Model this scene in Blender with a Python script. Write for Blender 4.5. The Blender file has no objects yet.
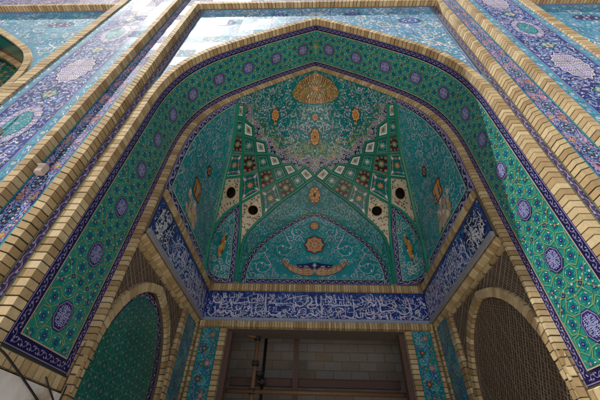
import bpy, math, random
import numpy as np
from mathutils import Matrix, Vector
from mathutils.geometry import delaunay_2d_cdt, tessellate_polygon

S = 2.6            # metres per drawing unit (one unit = camera to portal front)
EYE = 1.6          # eye height
rng = random.Random(7)
sc = bpy.context.scene
COL = sc.collection
PI = math.pi

# ------------------------------------------------------------------ materials
MATS = {}
def nd(nt, t, **kw):
    n = nt.nodes.new(t)
    for k, v in kw.items():
        if k in n.inputs: n.inputs[k].default_value = v
        else: setattr(n, k, v)
    return n

def base_mat(name):
    m = bpy.data.materials.new(name); m.use_nodes = True
    nt = m.node_tree; nt.nodes.clear()
    out = nd(nt, 'ShaderNodeOutputMaterial'); b = nd(nt, 'ShaderNodeBsdfPrincipled')
    nt.links.new(b.outputs[0], out.inputs[0])
    return m, nt, b

def tile_mat(name, col, rough=.2, tile=.0, var=.22):
    """glazed ceramic; tile>0 : square tiles of that size (m) with joints, each tile slightly tilted"""
    key = name + ('_square' if tile else '')
    if key in MATS: return MATS[key]
    m, nt, b = base_mat('glaze_' + key); L = nt.links.new
    uv = nd(nt, 'ShaderNodeUVMap')
    at = nd(nt, 'ShaderNodeAttribute', attribute_name='tone')
    noi = nd(nt, 'ShaderNodeTexNoise', Scale=38.0, Detail=3.0)
    L(uv.outputs[0], noi.inputs['Vector'])
    add = nd(nt, 'ShaderNodeMath', operation='ADD'); L(at.outputs['Fac'], add.inputs[0]); L(noi.outputs['Fac'], add.inputs[1])
    mr = nd(nt, 'ShaderNodeMapRange'); L(add.outputs[0], mr.inputs[0])
    mr.inputs[1].default_value = .3; mr.inputs[2].default_value = 1.7
    mr.inputs[3].default_value = 1 - var; mr.inputs[4].default_value = 1 + var
    big = nd(nt, 'ShaderNodeTexNoise', Scale=1.7, Detail=4.0); L(uv.outputs[0], big.inputs['Vector'])
    mb = nd(nt, 'ShaderNodeMapRange'); L(big.outputs['Fac'], mb.inputs[0])
    mb.inputs[1].default_value = .3; mb.inputs[2].default_value = .7; mb.inputs[3].default_value = .82; mb.inputs[4].default_value = 1.12
    mu = nd(nt, 'ShaderNodeMath', operation='MULTIPLY'); L(mr.outputs[0], mu.inputs[0]); L(mb.outputs[0], mu.inputs[1])
    vm = nd(nt, 'ShaderNodeVectorMath', operation='SCALE'); vm.inputs[0].default_value = col; L(mu.outputs[0], vm.inputs['Scale'])
    colout = vm.outputs[0]
    b.inputs['Roughness'].default_value = rough
    b.inputs['Specular IOR Level'].default_value = .36
    if tile: b.inputs['Coat Weight'].default_value = .25; b.inputs['Coat Roughness'].default_value = .8
    bump = nd(nt, 'ShaderNodeBump', Strength=.10, Distance=.004)
    nb = nd(nt, 'ShaderNodeTexNoise', Scale=55.0, Detail=2.0); L(uv.outputs[0], nb.inputs['Vector']); L(nb.outputs['Fac'], bump.inputs['Height'])
    if tile:
        sc_ = nd(nt, 'ShaderNodeVectorMath', operation='SCALE'); sc_.inputs['Scale'].default_value = 1 / tile; L(uv.outputs[0], sc_.inputs[0])
        fl = nd(nt, 'ShaderNodeVectorMath', operation='FLOOR'); L(sc_.outputs[0], fl.inputs[0])
        fr = nd(nt, 'ShaderNodeVectorMath', operation='FRACTION'); L(sc_.outputs[0], fr.inputs[0])
        wn = nd(nt, 'ShaderNodeTexWhiteNoise', noise_dimensions='3D'); L(fl.outputs[0], wn.inputs['Vector'])
        s1 = nd(nt, 'ShaderNodeVectorMath', operation='SUBTRACT'); L(wn.outputs['Color'], s1.inputs[0]); s1.inputs[1].default_value = (.5, .5, .5)
        s2 = nd(nt, 'ShaderNodeVectorMath', operation='SCALE'); s2.inputs['Scale'].default_value = .055; L(s1.outputs[0], s2.inputs[0])
        a2 = nd(nt, 'ShaderNodeVectorMath', operation='ADD'); L(bump.outputs[0], a2.inputs[0]); L(s2.outputs[0], a2.inputs[1])
        n2 = nd(nt, 'ShaderNodeVectorMath', operation='NORMALIZE'); L(a2.outputs[0], n2.inputs[0])
        L(n2.outputs[0], b.inputs['Normal'])
        sx = nd(nt, 'ShaderNodeSeparateXYZ'); L(fr.outputs[0], sx.inputs[0])
        ms = []
        for i in (0, 1):
            pp = nd(nt, 'ShaderNodeMath', operation='PINGPONG'); L(sx.outputs[i], pp.inputs[0]); pp.inputs[1].default_value = .5
            gt = nd(nt, 'ShaderNodeMath', operation='LESS_THAN'); L(pp.outputs[0], gt.inputs[0]); gt.inputs[1].default_value = .014
            ms.append(gt)
        mx = nd(nt, 'ShaderNodeMath', operation='MAXIMUM'); L(ms[0].outputs[0], mx.inputs[0]); L(ms[1].outputs[0], mx.inputs[1])
        mi = nd(nt, 'ShaderNodeMix', data_type='RGBA'); L(mx.outputs[0], mi.inputs['Factor']); L(colout, mi.inputs['A'])
        mi.inputs['B'].default_value = (.05, .06, .09, 1)
        L(mi.outputs['Result'], b.inputs['Base Color'])
        rr = nd(nt, 'ShaderNodeMapRange'); L(wn.outputs['Value'], rr.inputs[0]); rr.inputs[3].default_value = rough * .8; rr.inputs[4].default_value = rough * 1.35
        L(rr.outputs[0], b.inputs['Roughness'])
    else:
        L(colout, b.inputs['Base Color']); L(bump.outputs[0], b.inputs['Normal'])
    MATS[key] = m
    return m

GL = dict(
    cobalt=(.016, .026, .20), navy=(.012, .012, .070), indigo=(.030, .020, .115), lilac=(.33, .36, .62), white=(.70, .69, .68),
    pink=(.52, .27, .36), mauve=(.23, .19, .39), leaf=(.045, .230, .150), script=(.62, .60, .76), jade=(.019, .235, .195), teal=(.008, .155, .180), turq=(.011, .230, .275), cyan=(.10, .42, .50),
    green=(.012, .140, .095), deepgreen=(.010, .120, .100), ribgreen=(.018, .215, .145), yellow=(.33, .33, .08), gold=(.52, .31, .07), orange=(.48, .15, .05),
    maroon=(.085, .014, .022), sky=(.13, .29, .56), aqua=(.06, .26, .40), buff=(.46, .34, .24), palegreen=(.27, .44, .36), olive=(.12, .17, .04), blue=(.02, .07, .32), cream=(.60, .52, .40))
def G(n, sq=False, rough=.2):
    return tile_mat(n, GL[n], .62 if sq else .24, .34 if sq else 0)

def brick_mat(name, col, var=.35, bumps=.5, rough=.8):
    if name in MATS: return MATS[name]
    m, nt, b = base_mat(name); L = nt.links.new
    at = nd(nt, 'ShaderNodeAttribute', attribute_name='tone')
    tc = nd(nt, 'ShaderNodeTexCoord')
    noi = nd(nt, 'ShaderNodeTexNoise', Scale=24.0, Detail=6.0, Roughness=.65); L(tc.outputs['Object'], noi.inputs['Vector'])
    hs = nd(nt, 'ShaderNodeMapRange'); L(at.outputs['Fac'], hs.inputs[0]); hs.inputs[3].default_value = 1 - var; hs.inputs[4].default_value = 1 + var * .7
    hn = nd(nt, 'ShaderNodeMapRange'); L(noi.outputs['Fac'], hn.inputs[0]); hn.inputs[1].default_value = .3; hn.inputs[2].default_value = .72; hn.inputs[3].default_value = .84; hn.inputs[4].default_value = 1.12
    mu = nd(nt, 'ShaderNodeMath', operation='MULTIPLY'); L(hs.outputs[0], mu.inputs[0]); L(hn.outputs[0], mu.inputs[1])
    ramp = nd(nt, 'ShaderNodeMix', data_type='RGBA'); L(at.outputs['Fac'], ramp.inputs['Factor'])
    ramp.inputs['A'].default_value = (col[0] * 1.06, col[1] * .93, col[2] * .82, 1); ramp.inputs['B'].default_value = (col[0] * .98, col[1] * 1.04, col[2] * 1.2, 1)
    vm = nd(nt, 'ShaderNodeVectorMath', operation='SCALE'); L(ramp.outputs['Result'], vm.inputs[0]); L(mu.outputs[0], vm.inputs['Scale'])
    gn = nd(nt, 'ShaderNodeTexNoise', Scale=5.5, Detail=9.0, Roughness=.72); L(tc.outputs['Object'], gn.inputs['Vector'])
    gr = nd(nt, 'ShaderNodeMapRange'); L(gn.outputs['Fac'], gr.inputs[0]); gr.inputs[1].default_value = .52; gr.inputs[2].default_value = .75; gr.inputs[4].default_value = .55 if var > .15 else .2
    gm = nd(nt, 'ShaderNodeMix', data_type='RGBA'); L(gr.outputs[0], gm.inputs['Factor']); L(vm.outputs[0], gm.inputs['A']); gm.inputs['B'].default_value = (col[0]*.42 + .02, col[1]*.40 + .02, col[2]*.42 + .02, 1)
    L(gm.outputs['Result'], b.inputs['Base Color']); b.inputs['Roughness'].default_value = rough
    bp = nd(nt, 'ShaderNodeBump', Strength=bumps, Distance=.006); n3 = nd(nt, 'ShaderNodeTexNoise', Scale=90.0, Detail=4.0)
    L(tc.outputs['Object'], n3.inputs['Vector']); L(n3.outputs['Fac'], bp.inputs['Height']); L(bp.outputs[0], b.inputs['Normal'])
    MATS[name] = m
    return m

BRICK = brick_mat('buff_brick', (.475, .36, .18), .38, .12)
MORTAR = brick_mat('green_mortar', (.040, .055, .038), .2)
PALEMORTAR = brick_mat('grey_mortar', (.085, .075, .055), .2)
BLOCK = brick_mat('concrete_block', (.28, .265, .24), .10)
MARBLE = brick_mat('plaster_core', (.32, .29, .25), .1)
LATH = brick_mat('lath_plaster', (.115, .080, .050), .2)
WIRE = brick_mat('lath_wire', (.25, .195, .135), .3, .2, .6)
DARK = brick_mat('dark_void', (.006, .006, .006), 0, 0, .9)
LEDGE = brick_mat('grey_ledge', (.30, .33, .40), .15, .2, .35)
STEEL = brick_mat('red_oxide_steel', (.105, .056, .040), .2, .3, .6)
POLE = brick_mat('rusty_scaffold_tube', (.27, .155, .075), .3, .3, .55)
BLACKIRON = brick_mat('dark_iron', (.02, .018, .016), .2, .2, .5)
CABLE = brick_mat('black_cable', (.012, .010, .009), 0, .1, .5)
STONE = brick_mat('marble_floodlight', (.50, .42, .33), .1, .1, .5)

# ------------------------------------------------------------------ object helpers
def empty(name, loc, label, cat, group=None):
    o = bpy.data.objects.new(name, None); COL.objects.link(o); o.location = loc; o.empty_display_size = .2
    o['label'] = label; o['category'] = cat
    if group: o['group'] = group
    return o
def tag(o, label=None, cat=None, group=None, kind=None):
    for k, v in (('label', label), ('category', cat), ('group', group), ('kind', kind)):
        if v: o[k] = v
    return o
def world(P):
    P = np.asarray(P, float)
    return np.stack([P[..., 0] * S, (P[..., 1] - 1) * S, P[..., 2] * S + EYE], -1)

def make_mesh(name, V, sizes, loops, mats, midx, tone, uv, parent, smooth=False, label=None):
    """V already in metres (world)."""
    me = bpy.data.meshes.new(name)
    loc = np.zeros(3)
    if parent is not None:
        q = parent
        while q is not None: loc = loc + np.array(q.location); q = q.parent
    V = np.asarray(V, np.float64) - loc
    me.vertices.add(len(V)); me.vertices.foreach_set('co', V.astype(np.float32).ravel())
    loops = np.asarray(loops, np.int32); sizes = np.asarray(sizes, np.int32)
    me.loops.add(len(loops)); me.loops.foreach_set('vertex_index', loops)
    me.polygons.add(len(sizes))
    starts = np.concatenate([[0], np.cumsum(sizes)[:-1]]).astype(np.int32)
    me.polygons.foreach_set('loop_start', starts); me.polygons.foreach_set('loop_total', sizes)
    me.polygons.foreach_set('material_index', np.asarray(midx, np.int32))
    me.polygons.foreach_set('use_smooth', np.full(len(sizes), bool(smooth)))
    for m in mats: me.materials.append(m)
    me.update(calc_edges=True)
    a = me.attributes.new('tone', 'FLOAT', 'FACE'); a.data.foreach_set('value', np.asarray(tone, np.float32))
    if uv is not None:
        l = me.uv_layers.new(name='UVMap'); l.data.foreach_set('uv', np.asarray(uv, np.float32)[loops].ravel())
    o = bpy.data.objects.new(name, me); COL.objects.link(o)
    if parent is not None: o.parent = parent
    if label: o['label'] = label
    return o

class Geo:
    """plain 3-D faces in drawing units"""
    def __init__(s): s.V = []; s.n = 0; s.sizes = []; s.loops = []; s.mi = []; s.tone = []; s.mats = []
    def mat(s, m):
        if m not in s.mats: s.mats.append(m)
        return s.mats.index(m)
    def add(s, P, faces, m, tone=None):
        P = np.asarray(P, float); k = s.mat(m); t = rng.random() if tone is None else tone
        for f in faces:
            s.sizes.append(len(f)); s.loops.extend(i + s.n for i in f); s.mi.append(k); s.tone.append(t)
        s.V.append(P); s.n += len(P)
    def box(s, a, b, m, tone=None):
        (x0, y0, z0), (x1, y1, z1) = a, b
        P = [(x0,y0,z0),(x1,y0,z0),(x1,y1,z0),(x0,y1,z0),(x0,y0,z1),(x1,y0,z1),(x1,y1,z1),(x0,y1,z1)]
        s.add(P, [(0,3,2,1),(4,5,6,7),(0,1,5,4),(1,2,6,5),(2,3,7,6),(3,0,4,7)], m, tone)
    def tube(s, pts, r, m, n=10, cap=True, tone=None):
        pts = np.asarray(pts, float); N = len(pts); ring = []
        up0 = np.array([.13, .21, .97])
        for i in range(N):
            t = pts[min(i+1, N-1)] - pts[max(i-1, 0)]; t /= np.linalg.norm(t)
            a = np.cross(t, up0)
            if np.linalg.norm(a) < .1: a = np.cross(t, [1, 0, 0])
            a /= np.linalg.norm(a); b = np.cross(t, a)
            for k in range(n):
                an = 2 * PI * k / n; ring.append(pts[i] + r * (math.cos(an) * a + math.sin(an) * b))
        F = [(i*n+k, i*n+(k+1) % n, (i+1)*n+(k+1) % n, (i+1)*n+k) for i in range(N-1) for k in range(n)]
        if cap: F += [tuple(range(n))[::-1], tuple((N-1)*n + k for k in range(n))]
        s.add(ring, F, m, tone)
    def build(s, name, parent=None, smooth=False, label=None):
        return make_mesh(name, world(np.concatenate(s.V)), s.sizes, s.loops, s.mats, s.mi, s.tone, None, parent, smooth, label)

# ------------------------------------------------------------------ tile painter
def inpoly(poly, pts):
    A = np.asarray(poly, float); B = np.roll(A, 1, 0); pts = np.asarray(pts, float)
    dy = B[:, 1] - A[:, 1]; k = (B[:, 0] - A[:, 0]) / np.where(dy == 0, 1e-12, dy); r = np.empty(len(pts), bool); n = max(1, 200000 // len(A))
    for i in range(0, len(pts), n):
        x, y = pts[i:i+n, 0:1], pts[i:i+n, 1:2]
        r[i:i+n] = (((A[:, 1] > y) != (B[:, 1] > y)) & (x < k*(y - A[:, 1]) + A[:, 0])).sum(1) % 2 == 1
    return r
class Chart_: pass
DH = .00010        # height of one glaze layer in drawing units (0.26 mm)
class Paint:
    def __init__(s, mapper, sq=False, clip=None, mirror=False):
        s.mp = mapper; s.sq = sq; s.curved = getattr(mapper, 'curved', False); s.dh = .00045 if isinstance(mapper, Chart_) else (.0003 if s.curved else DH); s.clip = clip; s.mirror = mirror
        s.V = []; s.H = []; s.n = 0; s.sizes = []; s.loops = []; s.mi = []; s.tone = []; s.mats = []; s.c = 0
    def mat(s, m):
        if isinstance(m, str): m = G(m, s.sq)
        if m not in s.mats: s.mats.append(m)
        return s.mats.index(m)
    def raw(s, P, faces, m, layer=1, noclip=False, tone=None):
        P = np.asarray(P, float)
        if s.clip is not None and not noclip:
            ok = inpoly(s.clip, P)
            if not ok.all():
                faces = [f for f in faces if all(ok[i] for i in f)]
                if not faces: return
        for mm in ((0, 1) if s.mirror else (0,)):
            Q = P if mm == 0 else P * [-1, 1]
            k = s.mat(m); s.c += 1; dh = s.dh; h = layer * dh + (s.c % 37) * dh / 41 if layer else 0.
            t = rng.random() if tone is None else tone
            for f in faces:
                s.sizes.append(len(f)); s.loops.extend(i + s.n for i in f); s.mi.append(k); s.tone.append(t)
            s.V.append(Q); s.H.append(np.full(len(Q), h)); s.n += len(Q)
    def poly(s, P, m, layer=1, **k):
        P = np.asarray(P, float); ext = (P.max(0) - P.min(0)).max()
        if not s.curved or ext < .03: return s.raw(P, [tuple(range(len(P)))], m, layer, **k)
        B_ = np.array(densify(P, .018)); c = P.mean(0); n = len(B_); K = max(2, int(ext / .036) + 1)
        V = np.concatenate([[c]] + [c + (B_ - c)*(j / K) for j in range(1, K + 1)])
        F = [(0, 1 + i, 1 + (i+1) % n) for i in range(n)] + [(1 + (j-1)*n + i, 1 + j*n + i, 1 + j*n + (i+1) % n, 1 + (j-1)*n + (i+1) % n) for j in range(1, K) for i in range(n)]
        s.raw(V, F, m, layer, **k)
    def area(s, poly, m, step=.03, layer=0, holes=()):
        """a filled, finely divided region (the ground of a panel)"""
        poly = densify(poly, step); vs = [Vector(p) for p in poly]; n = len(vs)
        ed = [(i, (i+1) % n) for i in range(n)]
        hp = [np.asarray(h) for h in holes]
        for h in hp:
            b = len(vs); vs += [Vector(p) for p in h]; ed += [(b + i, b + (i+1) % len(h)) for i in range(len(h))]
        P = np.asarray(poly); lo, hi = P.min(0), P.max(0)
        if (hi - lo).max() > 12: raise RuntimeError('field too large %s %s' % (lo, hi))
        gx, gy = np.meshgrid(np.arange(lo[0] + step * .5, hi[0], step), np.arange(lo[1] + step * .5, hi[1], step))
        g = np.c_[gx.ravel(), gy.ravel()]; ok = inpoly(poly, g)
        for h in hp: ok &= ~inpoly(h, g)
        vs += [Vector(p) for p in g[ok]]
        r = delaunay_2d_cdt(vs, ed, [], 0, 1e-7)
        V = np.array([tuple(v) for v in r[0]]); F = [tuple(f) for f in r[2]]
        cen = np.array([V[list(f)].mean(0) for f in F]); ok = inpoly(poly, cen)
        for h in hp: ok &= ~inpoly(h, cen)
        s.raw(V, [f for f, k in zip(F, ok) if k], m, layer, noclip=True, tone=.5)
    def ribbon(s, pts, w, m, layer=2, closed=False, **k):
        P = np.asarray(pts, float); n = len(P)
        if n < 2: return
        if closed: T = np.roll(P, -1, 0) - np.roll(P, 1, 0)
        else: T = np.gradient(P, axis=0)
        T /= np.linalg.norm(T, axis=1)[:, None] + 1e-12
        Nn = np.c_[-T[:, 1], T[:, 0]]; w = np.broadcast_to(np.asarray(w, float), (n,))[:, None] / 2
        if closed:   # miter
            e = np.roll(P, -1, 0) - P; e /= np.linalg.norm(e, axis=1)[:, None] + 1e-12
            c = np.abs((e * T).sum(1))[:, None]; w = w / np.maximum(c, .4)
        V = np.concatenate([P + Nn * w, P - Nn * w])
        F = [(i, (i+1) % n, n + (i+1) % n, n + i) for i in range(n if closed else n - 1)]
        s.raw(V, F, m, layer, **k)
    def line(s, a, b, w, m, layer=2, seg=1):
        t = np.linspace(0, 1, seg + 1)[:, None]; s.ribbon(np.asarray(a) * (1 - t) + np.asarray(b) * t, w, m, layer)
    def disc(s, c, r, m, layer=3, n=8, ry=None, rot=0):
        a = np.linspace(0, 2 * PI, n, endpoint=False) + .2; ry = ry or r
        x, y = r * np.cos(a), ry * np.sin(a)
        s.poly(np.c_[c[0] + x * math.cos(rot) - y * math.sin(rot), c[1] + x * math.sin(rot) + y * math.cos(rot)], m, layer)
    def star(s, c, r, n, m, layer=3, k=.5, rot=0, sx=1, sy=1):
        a = np.arange(2 * n) * PI / n + rot; rr = np.where(np.arange(2 * n) % 2 == 0, r, r * k)
        s.poly(np.c_[c[0] + rr * np.cos(a) * sx, c[1] + rr * np.sin(a) * sy], m, layer)
    def rosette(s, c, r, n, petal, core, layer=3, rot=0, ring=None):
        if ring: s.disc(c, r * 1.18, ring, layer, 10)
        for k in range(n):
            a = rot + 2 * PI * k / n; s.leaf((c[0] + .58 * r * math.cos(a), c[1] + .58 * r * math.sin(a)), a, r * .9, r * 4.4 / n * .62, petal, layer + 1)
        s.disc(c, r * .36, core, layer + 2, 7)
    def leaf(s, c, ang, ln, w, m, layer=3):
        x = np.array([-.5, -.2, .15, .5, .15, -.2]) * ln; y = np.array([0, .42, .38, 0, -.38, -.42]) * w
        ca, sa = math.cos(ang), math.sin(ang); s.poly(np.c_[c[0] + x*ca - y*sa, c[1] + x*sa + y*ca], m, layer)
    def spiral(s, c, R, a0, d, m, w, leafm, bl, core, layer=2, turns=1.35, tail=True):
        t = np.linspace(0, 1, 22); r = R * (1 - .80 * t); a = a0 + d * 2 * PI * turns * t
        P = np.c_[c[0] + r*np.cos(a), c[1] + r*np.sin(a)]
        if tail:
            e = P[0] - P[1]; P = np.concatenate([[P[0] + e * 2.4 + (P[0] - np.asarray(c)) * .25, P[0] + e * 1.2 + (P[0] - np.asarray(c)) * .08], P])
        s.ribbon(P, np.linspace(w * 1.1, w * .7, len(P)), m, layer)
        for i in range(4, 20, 3):
            q = P[i]; ang = math.atan2(*(P[i+1] - P[i-1])[::-1]); side = 1 if (i // 3) % 2 else -1
            s.leaf(q + R * .16 * side * np.array([-math.sin(ang), math.cos(ang)]), ang + side * .7, R * .34, R * .17, leafm if i % 2 else m, layer + 1)
        s.rosette(c, R * .27, 6, bl, core, layer + 1, a0)
    def scroll_fill(s, box, R, stem, leafs, blooms, cores, dens=1.0, small=True, w=None, margin=None, layer=2, seed=0, avoid=()):
        rg = random.Random(seed); (x0, y0), (x1, y1) = box; w = w or R * .13
        cs = []; area = (x1-x0)*(y1-y0); tries = int(area / (R*R) * 14)
        for _ in range(tries):
            p = (rg.uniform(x0, x1), rg.uniform(y0, y1))
            if any((p[0]-q[0])**2 + (p[1]-q[1])**2 < (1.72*R)**2 for q in cs): continue
            if any(math.hypot((p[0]-a[0]) / (a[2] + R*.6), (p[1]-a[1]) / (a[3] + R*.6)) < 1 for a in avoid): continue
            if s.clip is not None and not inpoly(s.clip, np.array([p]))[0]: continue
            cs.append(p)
        for i, p in enumerate(cs):
            s.spiral(p, R * rg.uniform(.8, 1.02), rg.uniform(0, 6.28), rg.choice((-1, 1)), rg.choice(stem), w, rg.choice(leafs), rg.choice(blooms), rg.choice(cores), layer)
        if small:
            r = R * .20; n = int(area / (R*R) * 5.5 * dens); xs = []
            for _ in range(n):
                p = (rg.uniform(x0, x1), rg.uniform(y0, y1))
                if any(math.hypot((p[0]-a[0]) / a[2], (p[1]-a[1]) / a[3]) < 1.05 for a in avoid): continue
                if rg.random() < .5: s.star(p, r * rg.uniform(.6, 1.1), 5, rg.choice(blooms), layer - 1, .5, rg.random() * 6)
                else: s.leaf(p, rg.random() * 6.28, r * 2.6, r * .9, rg.choice(leafs), layer - 1)
        return cs
    def vine(s, pts, width, stem, bloom, leafm, pitch, w, layer=2, seed=0):
        """wavy vine with leaves along a 2-D path"""
        P = resample(pts, pitch / 8); T = np.gradient(P, axis=0); T /= np.linalg.norm(T, axis=1)[:, None] + 1e-12
        N = np.c_[-T[:, 1], T[:, 0]]; L = np.arange(len(P)) * pitch / 8
        Q = P + N * (width * .26 * np.sin(L / pitch * 2 * PI))[:, None]; s.ribbon(Q, w, stem, layer)
        for i in range(0, len(P), 4):
            sd = 1 if (i // 4) % 2 else -1; c = P[i] - N[i] * sd * width * .20 * 1
            ang = math.atan2(T[i, 1], T[i, 0])
            s.star(c, width * .22, 5, bloom, layer + 1, .55, ang); s.disc(c, width * .07, leafm, layer + 2, 5)
            if i + 2 < len(P): s.leaf(P[i+2] + N[i+2] * sd * width * .27, ang + .6 * sd, width * .36, width * .17, leafm, layer + 1)
    def build(s, name, parent=None, label=None, smooth=False):
        V = np.concatenate(s.V); H = np.concatenate(s.H)
        return make_mesh(name, world(s.mp(V, H)), s.sizes, s.loops, s.mats, s.mi, s.tone, V * S, parent, s.curved, label)

def densify(poly, step):
    out = []; P = [np.asarray(p, float) for p in poly]
    for i in range(len(P)):
        a, b = P[i], P[(i+1) % len(P)]; n = max(1, int(np.linalg.norm(b - a) / step))
        out += [tuple(a + (b - a) * k / n) for k in range(n)]
    return out
def resample(pts, step):
    P = np.asarray(pts, float); d = np.r_[0, np.cumsum(np.linalg.norm(np.diff(P, axis=0), axis=1))]
    n = max(2, int(round(d[-1] / step)) + 1); t = np.linspace(0, d[-1], n)
    return np.stack([np.interp(t, d, P[:, k]) for k in range(P.shape[1])], 1)
def smooth_path(pts, n=10):
    P = [np.asarray(p, float) for p in pts]; P = [2*P[0]-P[1]] + P + [2*P[-1]-P[-2]]; out = []
    for i in range(1, len(P) - 2):
        a, b, c, d = P[i-1:i+3]
        for t in np.linspace(0, 1, n, endpoint=False):
            out.append(.5*((2*b) + (c-a)*t + (2*a-5*b+4*c-d)*t*t + (3*b-a-3*c+d)*t**3))
    return np.array(out + [P[-2]])
def inset(poly, k):
    P = np.asarray(poly, float); c = P.mean(0); return c + (P - c) * k
def rect(x0, y0, x1, y1): return [(x0, y0), (x1, y0), (x1, y1), (x0, y1)]

# ------------------------------------------------------------------ arch profile (drawing units, x half width -> z)
W0, ZB, ZA, ZSP, DEP = .984, .32, 2.975, 1.66, .36
def bez(p, n):
    t = np.linspace(0, 1, n)[:, None]; p = [np.asarray(q, float) for q in p]
    if len(p) == 4: return (1-t)**3*p[0] + 3*(1-t)**2*t*p[1] + 3*(1-t)*t*t*p[2] + t**3*p[3]
    return (1-t)**2*p[0] + 2*(1-t)*t*p[1] + t*t*p[2]
def half_arch(zb=ZB):
    """right half, from the foot up to the apex"""
    return np.concatenate([[(W0, zb)], bez([(W0, ZSP), (W0, 2.02), (.90, 2.225), (.72, 2.41)], 26)[:], bez([(.72, 2.41), (.42, 2.69), (0, ZA)], 22)[1:]])
def full_arch(zb=ZB):
    R = half_arch(zb); Lh = R * [-1, 1]; return np.concatenate([Lh, R[::-1][1:]])      # left foot -> apex -> right foot
def offset_path(P, d):
    """offset a 2-D path to its left by d with mitred corners"""
    P = np.asarray(P, float); e = np.diff(P, axis=0); e /= np.linalg.norm(e, axis=1)[:, None]
    n = np.c_[-e[:, 1], e[:, 0]]; nn = np.r_[n[:1], n[:-1] + n[1:], n[-1:]]; nn /= np.linalg.norm(nn, axis=1)[:, None]
    c = np.r_[1, (nn[1:-1] * n[:-1]).sum(1), 1]; return P + nn * (d / np.maximum(c, .35))[:, None]

def bricks(geo, path, frame, prof, pitch, gap=.16, mat=BRICK, mortar=MORTAR, jig=.0007, mk=.005, mprof=None):
    """row of cut bricks along a 2-D path. frame(pt(2), off, h)->3-D; prof: [(across, height)] open profile, across measured to the left of the path.
    every joint is cut square to the path; bends of the path are mitred"""
    P = np.asarray(path, float); d = np.r_[0, np.cumsum(np.linalg.norm(np.diff(P, axis=0), axis=1))]
    n = max(1, int(round(d[-1] / pitch))); p = d[-1] / n
    offs = {a: offset_path(P, a) for a, _ in list(prof) + list(mprof or [])}
    def at(a, s): Q = offs[a]; return np.array([np.interp(s, d, Q[:, 0]), np.interp(s, d, Q[:, 1])])
    m = len(prof)
    def loft(stations, k, mt, tone, caps=True, hj=0, prof=prof):
        V = []
        for s in stations:
            for a, h in prof: V.append(frame(at(a, s), h - k + (hj if h > .003 else 0)))
        F = [(i*m+j, i*m+j+1, (i+1)*m+j+1, (i+1)*m+j) for i in range(len(stations)-1) for j in range(m-1)]
        if caps: F += [tuple(range(m))[::-1], tuple((len(stations)-1)*m + j for j in range(m))]
        geo.add(V, F, mt, tone)
    core = np.unique(np.r_[d, np.linspace(0, d[-1], max(2, int(d[-1] / .05)))])
    loft(core, 0 if mprof else mk, mortar, .5, False, 0, mprof or prof)
    for i in range(n):
        s0, s1 = (i + gap * rng.uniform(.28, .72)) * p, (i + 1 - gap * rng.uniform(.28, .72)) * p
        st = [s0] + [x for x in d if s0 + 1e-4 < x < s1 - 1e-4] + [s1]
        if len(st) > 6: st = list(np.linspace(s0, s1, 5))
        loft(st, 0, mat, rng.random(), True, rng.uniform(-jig, jig))

# ------------------------------------------------------------------ camera (calibrated from the photograph)
F_PX, PITCH, YAW, ROLL, CAMX = 320.103, .745010, -.046166, .036609, -.037254
fwd = np.array([math.sin(YAW)*math.cos(PITCH), math.cos(YAW)*math.cos(PITCH), math.sin(PITCH)])
rt = np.array([math.cos(YAW), -math.sin(YAW), 0.]); up = np.cross(rt, fwd)
rt, up = rt*math.cos(ROLL) + up*math.sin(ROLL), -rt*math.sin(ROLL) + up*math.cos(ROLL)
cd = bpy.data.cameras.new('camera'); cam = bpy.data.objects.new('camera', cd); COL.objects.link(cam)
cd.sensor_width = 36; cd.lens = F_PX / 600 * 36; cd.clip_end = 800; cd.clip_start = .05
M = Matrix(((rt[0], up[0], -fwd[0], CAMX*S), (rt[1], up[1], -fwd[1], -S), (rt[2], up[2], -fwd[2], EYE), (0, 0, 0, 1)))
cam.matrix_world = M; sc.camera = cam

# ------------------------------------------------------------------ mappers
Y_S2, Y_S1, Y_P1 = .96, .92, .88      # the front steps back towards the arch in three brick ribs
def facade_map(y=1.0, xc=0.):
    return lambda V, H: np.c_[(V[:, 0] + xc)*y, y - H, V[:, 1]*y]
def side_map(x, sgn):      # wall at x, facing -sgn*x ; coordinates (y, z)
    return lambda V, H: np.c_[x - sgn * H, V[:, 0], V[:, 1]]
def path_map(P2, y0):
    """lining of an arch: s along the path, t = depth ; normal to the right of the path direction (inward)"""
    P2 = np.asarray(P2); d = np.r_[0, np.cumsum(np.linalg.norm(np.diff(P2, axis=0), axis=1))]
    T = np.gradient(P2, axis=0); T /= np.linalg.norm(T, axis=1)[:, None]; N = np.c_[T[:, 1], -T[:, 0]]
    def f(V, H):
        s = V[:, 0]; x = np.interp(s, d, P2[:, 0]); z = np.interp(s, d, P2[:, 1])
        nx = np.interp(s, d, N[:, 0]); nz = np.interp(s, d, N[:, 1]); x2 = x + nx*H; z2 = z + nz*H
        lo = s < 0; z2 = np.where(lo, z2 + s, z2); hi = s > d[-1]; z2 = np.where(hi, z2 - (s - d[-1]), z2)
        return np.c_[x2, y0 + V[:, 1], z2]
    f.curved = True
    return f, d[-1]

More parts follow.
